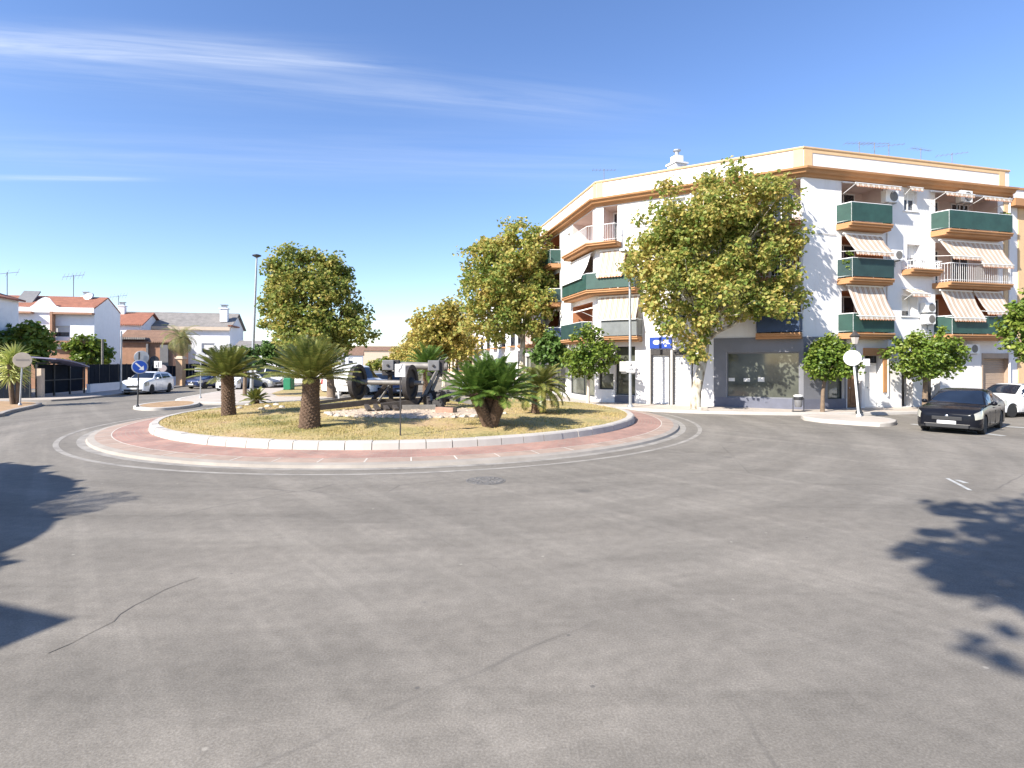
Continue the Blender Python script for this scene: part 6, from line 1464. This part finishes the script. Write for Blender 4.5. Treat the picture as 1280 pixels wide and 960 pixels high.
    def box(nm, c, s, m, par=t, bv=.01): g_ = MB(); g_.box(c, s); return g_.build(nm, mt[m], par, bevel=bv)
    if detail:
        box('grille', (L/2 - .03, 0, .50*hf + .03), (.09, W*.46, .12*hf*hf), 'plastic'); box('lower_intake', (L/2 - .015, 0, .28*hf), (.09, W*.66, .14*hf), 'plastic', bv=.02)
        pl_ = box('number_plate', (L/2 + .035, 0, .40*hf), (.015, .52, .11), 'plate', bv=.004); box('number_plate', (-L/2 - .01, 0, .75 if style != 'saloon' else .6), (.02, .52, .11), 'plate', bv=.004)
        g_ = MB(); g_.ball((L/2 + .0, 0, .55*hf + .06), (.02, .05, .05), 10, 6); g_.build('emblem', mt['chrome'], t, smooth=60)
        box('bumper_strip', (L/2 + .005, 0, .35*hf - .01), (.05, W*.7, .016), 'iron_light' if paint == 'black_paint' else 'plastic', bv=.008)
        for s in (-1, 1):
            g_ = MB(); g_.ball((L/2 - .10, s*W*.36, .29*hf), (.05, .07, .05), 10, 6); g_.build('fog_lamp', mt['headlamp'], t, smooth=60)
            mx = L/2 - (st['ws'][0] + .075)*L; mz = interp(st['belt'], st['ws'][0] + .07)*H + .09
            g_ = MB(); g_.ball((mx, s*(W/2 + .09), mz), (.06, .10, .075), 12, 8); g_.cyl((mx, s*(W/2 - .06), mz - .06), (mx, s*(W/2 + .05), mz - .02), .025, n=6); g_.build('wing_mirror', mt[paint], t, smooth=60, fix=False)
            for xh in (e1 - .03, e2 - .04):
                if xh < 1: box('door_handle', (L/2 - xh*L, s*(W/2 - .002), interp(st['belt'], xh)*H - .10), (.17, .03, .025), paint, bv=.008)
            for xg in (s1 + .01, (e1+s2)/2, e2 - .03):
                if xg < 1: box('door_seam', (L/2 - xg*L, s*(W/2 - .004), .5*hf), (.008, .012, .46*hf), 'plastic', bv=0)
    if detail and paint == 'black_paint': box('sticker', (L/2 - .385*L, .48, .83*H), (.02, .22, .07), 'plate', bv=0).rotation_euler = (0, 0, 0)
    for f in st['wheels']:
        for s in (-1, 1):
            c = (L/2 - f*L, s*(W/2 - .115), wr)
            g_ = MB(); g_.lathe([(wr*.64, -.10), (wr*.93, -.10), (wr, -.07), (wr, .07), (wr*.93, .10), (wr*.64, .10)], c, 28, axis='Y'); wh = g_.build('wheel', mt['tyre'], t, smooth=40)
            g_ = MB(); g_.lathe([(wr*.66, s*.06), (wr*.66, s*.098), (wr*.58, s*.10), (wr*.54, s*.03), (wr*.12, s*.05), (wr*.10, s*.085)], c, 24, axis='Y')
            for k in range(5):
                q = 2*PI*k/5; g_.box(Vector(c) + Vector((math.cos(q)*wr*.34, s*.075, math.sin(q)*wr*.34)), (wr*.5, .03, wr*.17), rot=Matrix.Rotation(-q, 3, 'Y'))
            g_.build('rim', mt['rim'], wh, smooth=40, fix=True)
    return t
def head(dx, dy): return math.atan2(dy, dx)
hd_ = Vector((-.76, -.65)).normalized(); fa = Vector((14.75, 19.0)); c = fa + (-hd_)*2.25
car('parked_car', 'black saloon car with pale headlights facing the roundabout', 'car', (c.x, c.y, 0), head(*hd_), 4.55, 1.80, 1.46, 'saloon', 'black_paint', .32)
c = Vector((22.2, 25.4)) + Vector((TR.x, TR.y))*.7
car('parked_car', 'white hatchback cut off by the right edge behind the black car', 'car', (c.x, c.y, 0), head(-TR.x, -TR.y), 4.0, 1.7, 1.46, 'hatch', 'white_paint', .3)
car('suv', 'white off road style car driving towards the blue arrow sign', 'car', (XU(186, 43.4), 43.4, 0), head(.13, -1), 4.55, 1.86, 1.68, 'suv', 'white_paint', .36)
car('parked_car', 'dark blue car parked beyond the nose of the median', 'car', (XU(262, 52), 52, 0), head(-.3, -1), 4.1, 1.75, 1.5, 'hatch', 'blue_paint', .3)
car('van', 'white van parked half hidden behind the leftmost cycad', 'van', (XU(289, 48), 48.5, 0), head(.234, -.97), 4.6, 1.9, 2.0, 'van', 'white_paint', .32)
car('parked_car', 'silver car parked between the two left cycads', 'car', (XU(322, 50), 50.5, 0), head(.9, -.3), 4.1, 1.75, 1.5, 'hatch', 'silver_paint', .3)
car('van', 'white van parked just left of the green container', 'van', (XU(343, 52), 52, 0), head(.3, -1), 4.5, 1.85, 1.95, 'van', 'white_paint', .32)
car('parked_car', 'silver car seen between the monument wheels', 'car', (XU(473, 45), 45, 0), head(.5, -1), 4.2, 1.77, 1.5, 'hatch', 'silver_paint', .3)
car('parked_car', 'dark blue car seen beneath the axle of the monument', 'car', (XU(497, 41), 41.5, 0), head(.25, -1), 4.2, 1.77, 1.48, 'saloon', 'blue_paint', .3)
car('van', 'white van behind the left wheel of the monument', 'van', (XU(436, 41), 42.5, 0), head(.9, -.3), 4.8, 1.95, 2.15, 'van', 'white_paint', .33)
car('parked_car', 'white car seen under the fronds of the bushy cycad', 'car', (XU(592, 40), 40.5, 0), head(.234, -.97), 4.1, 1.75, 1.47, 'hatch', 'white_paint', .3)
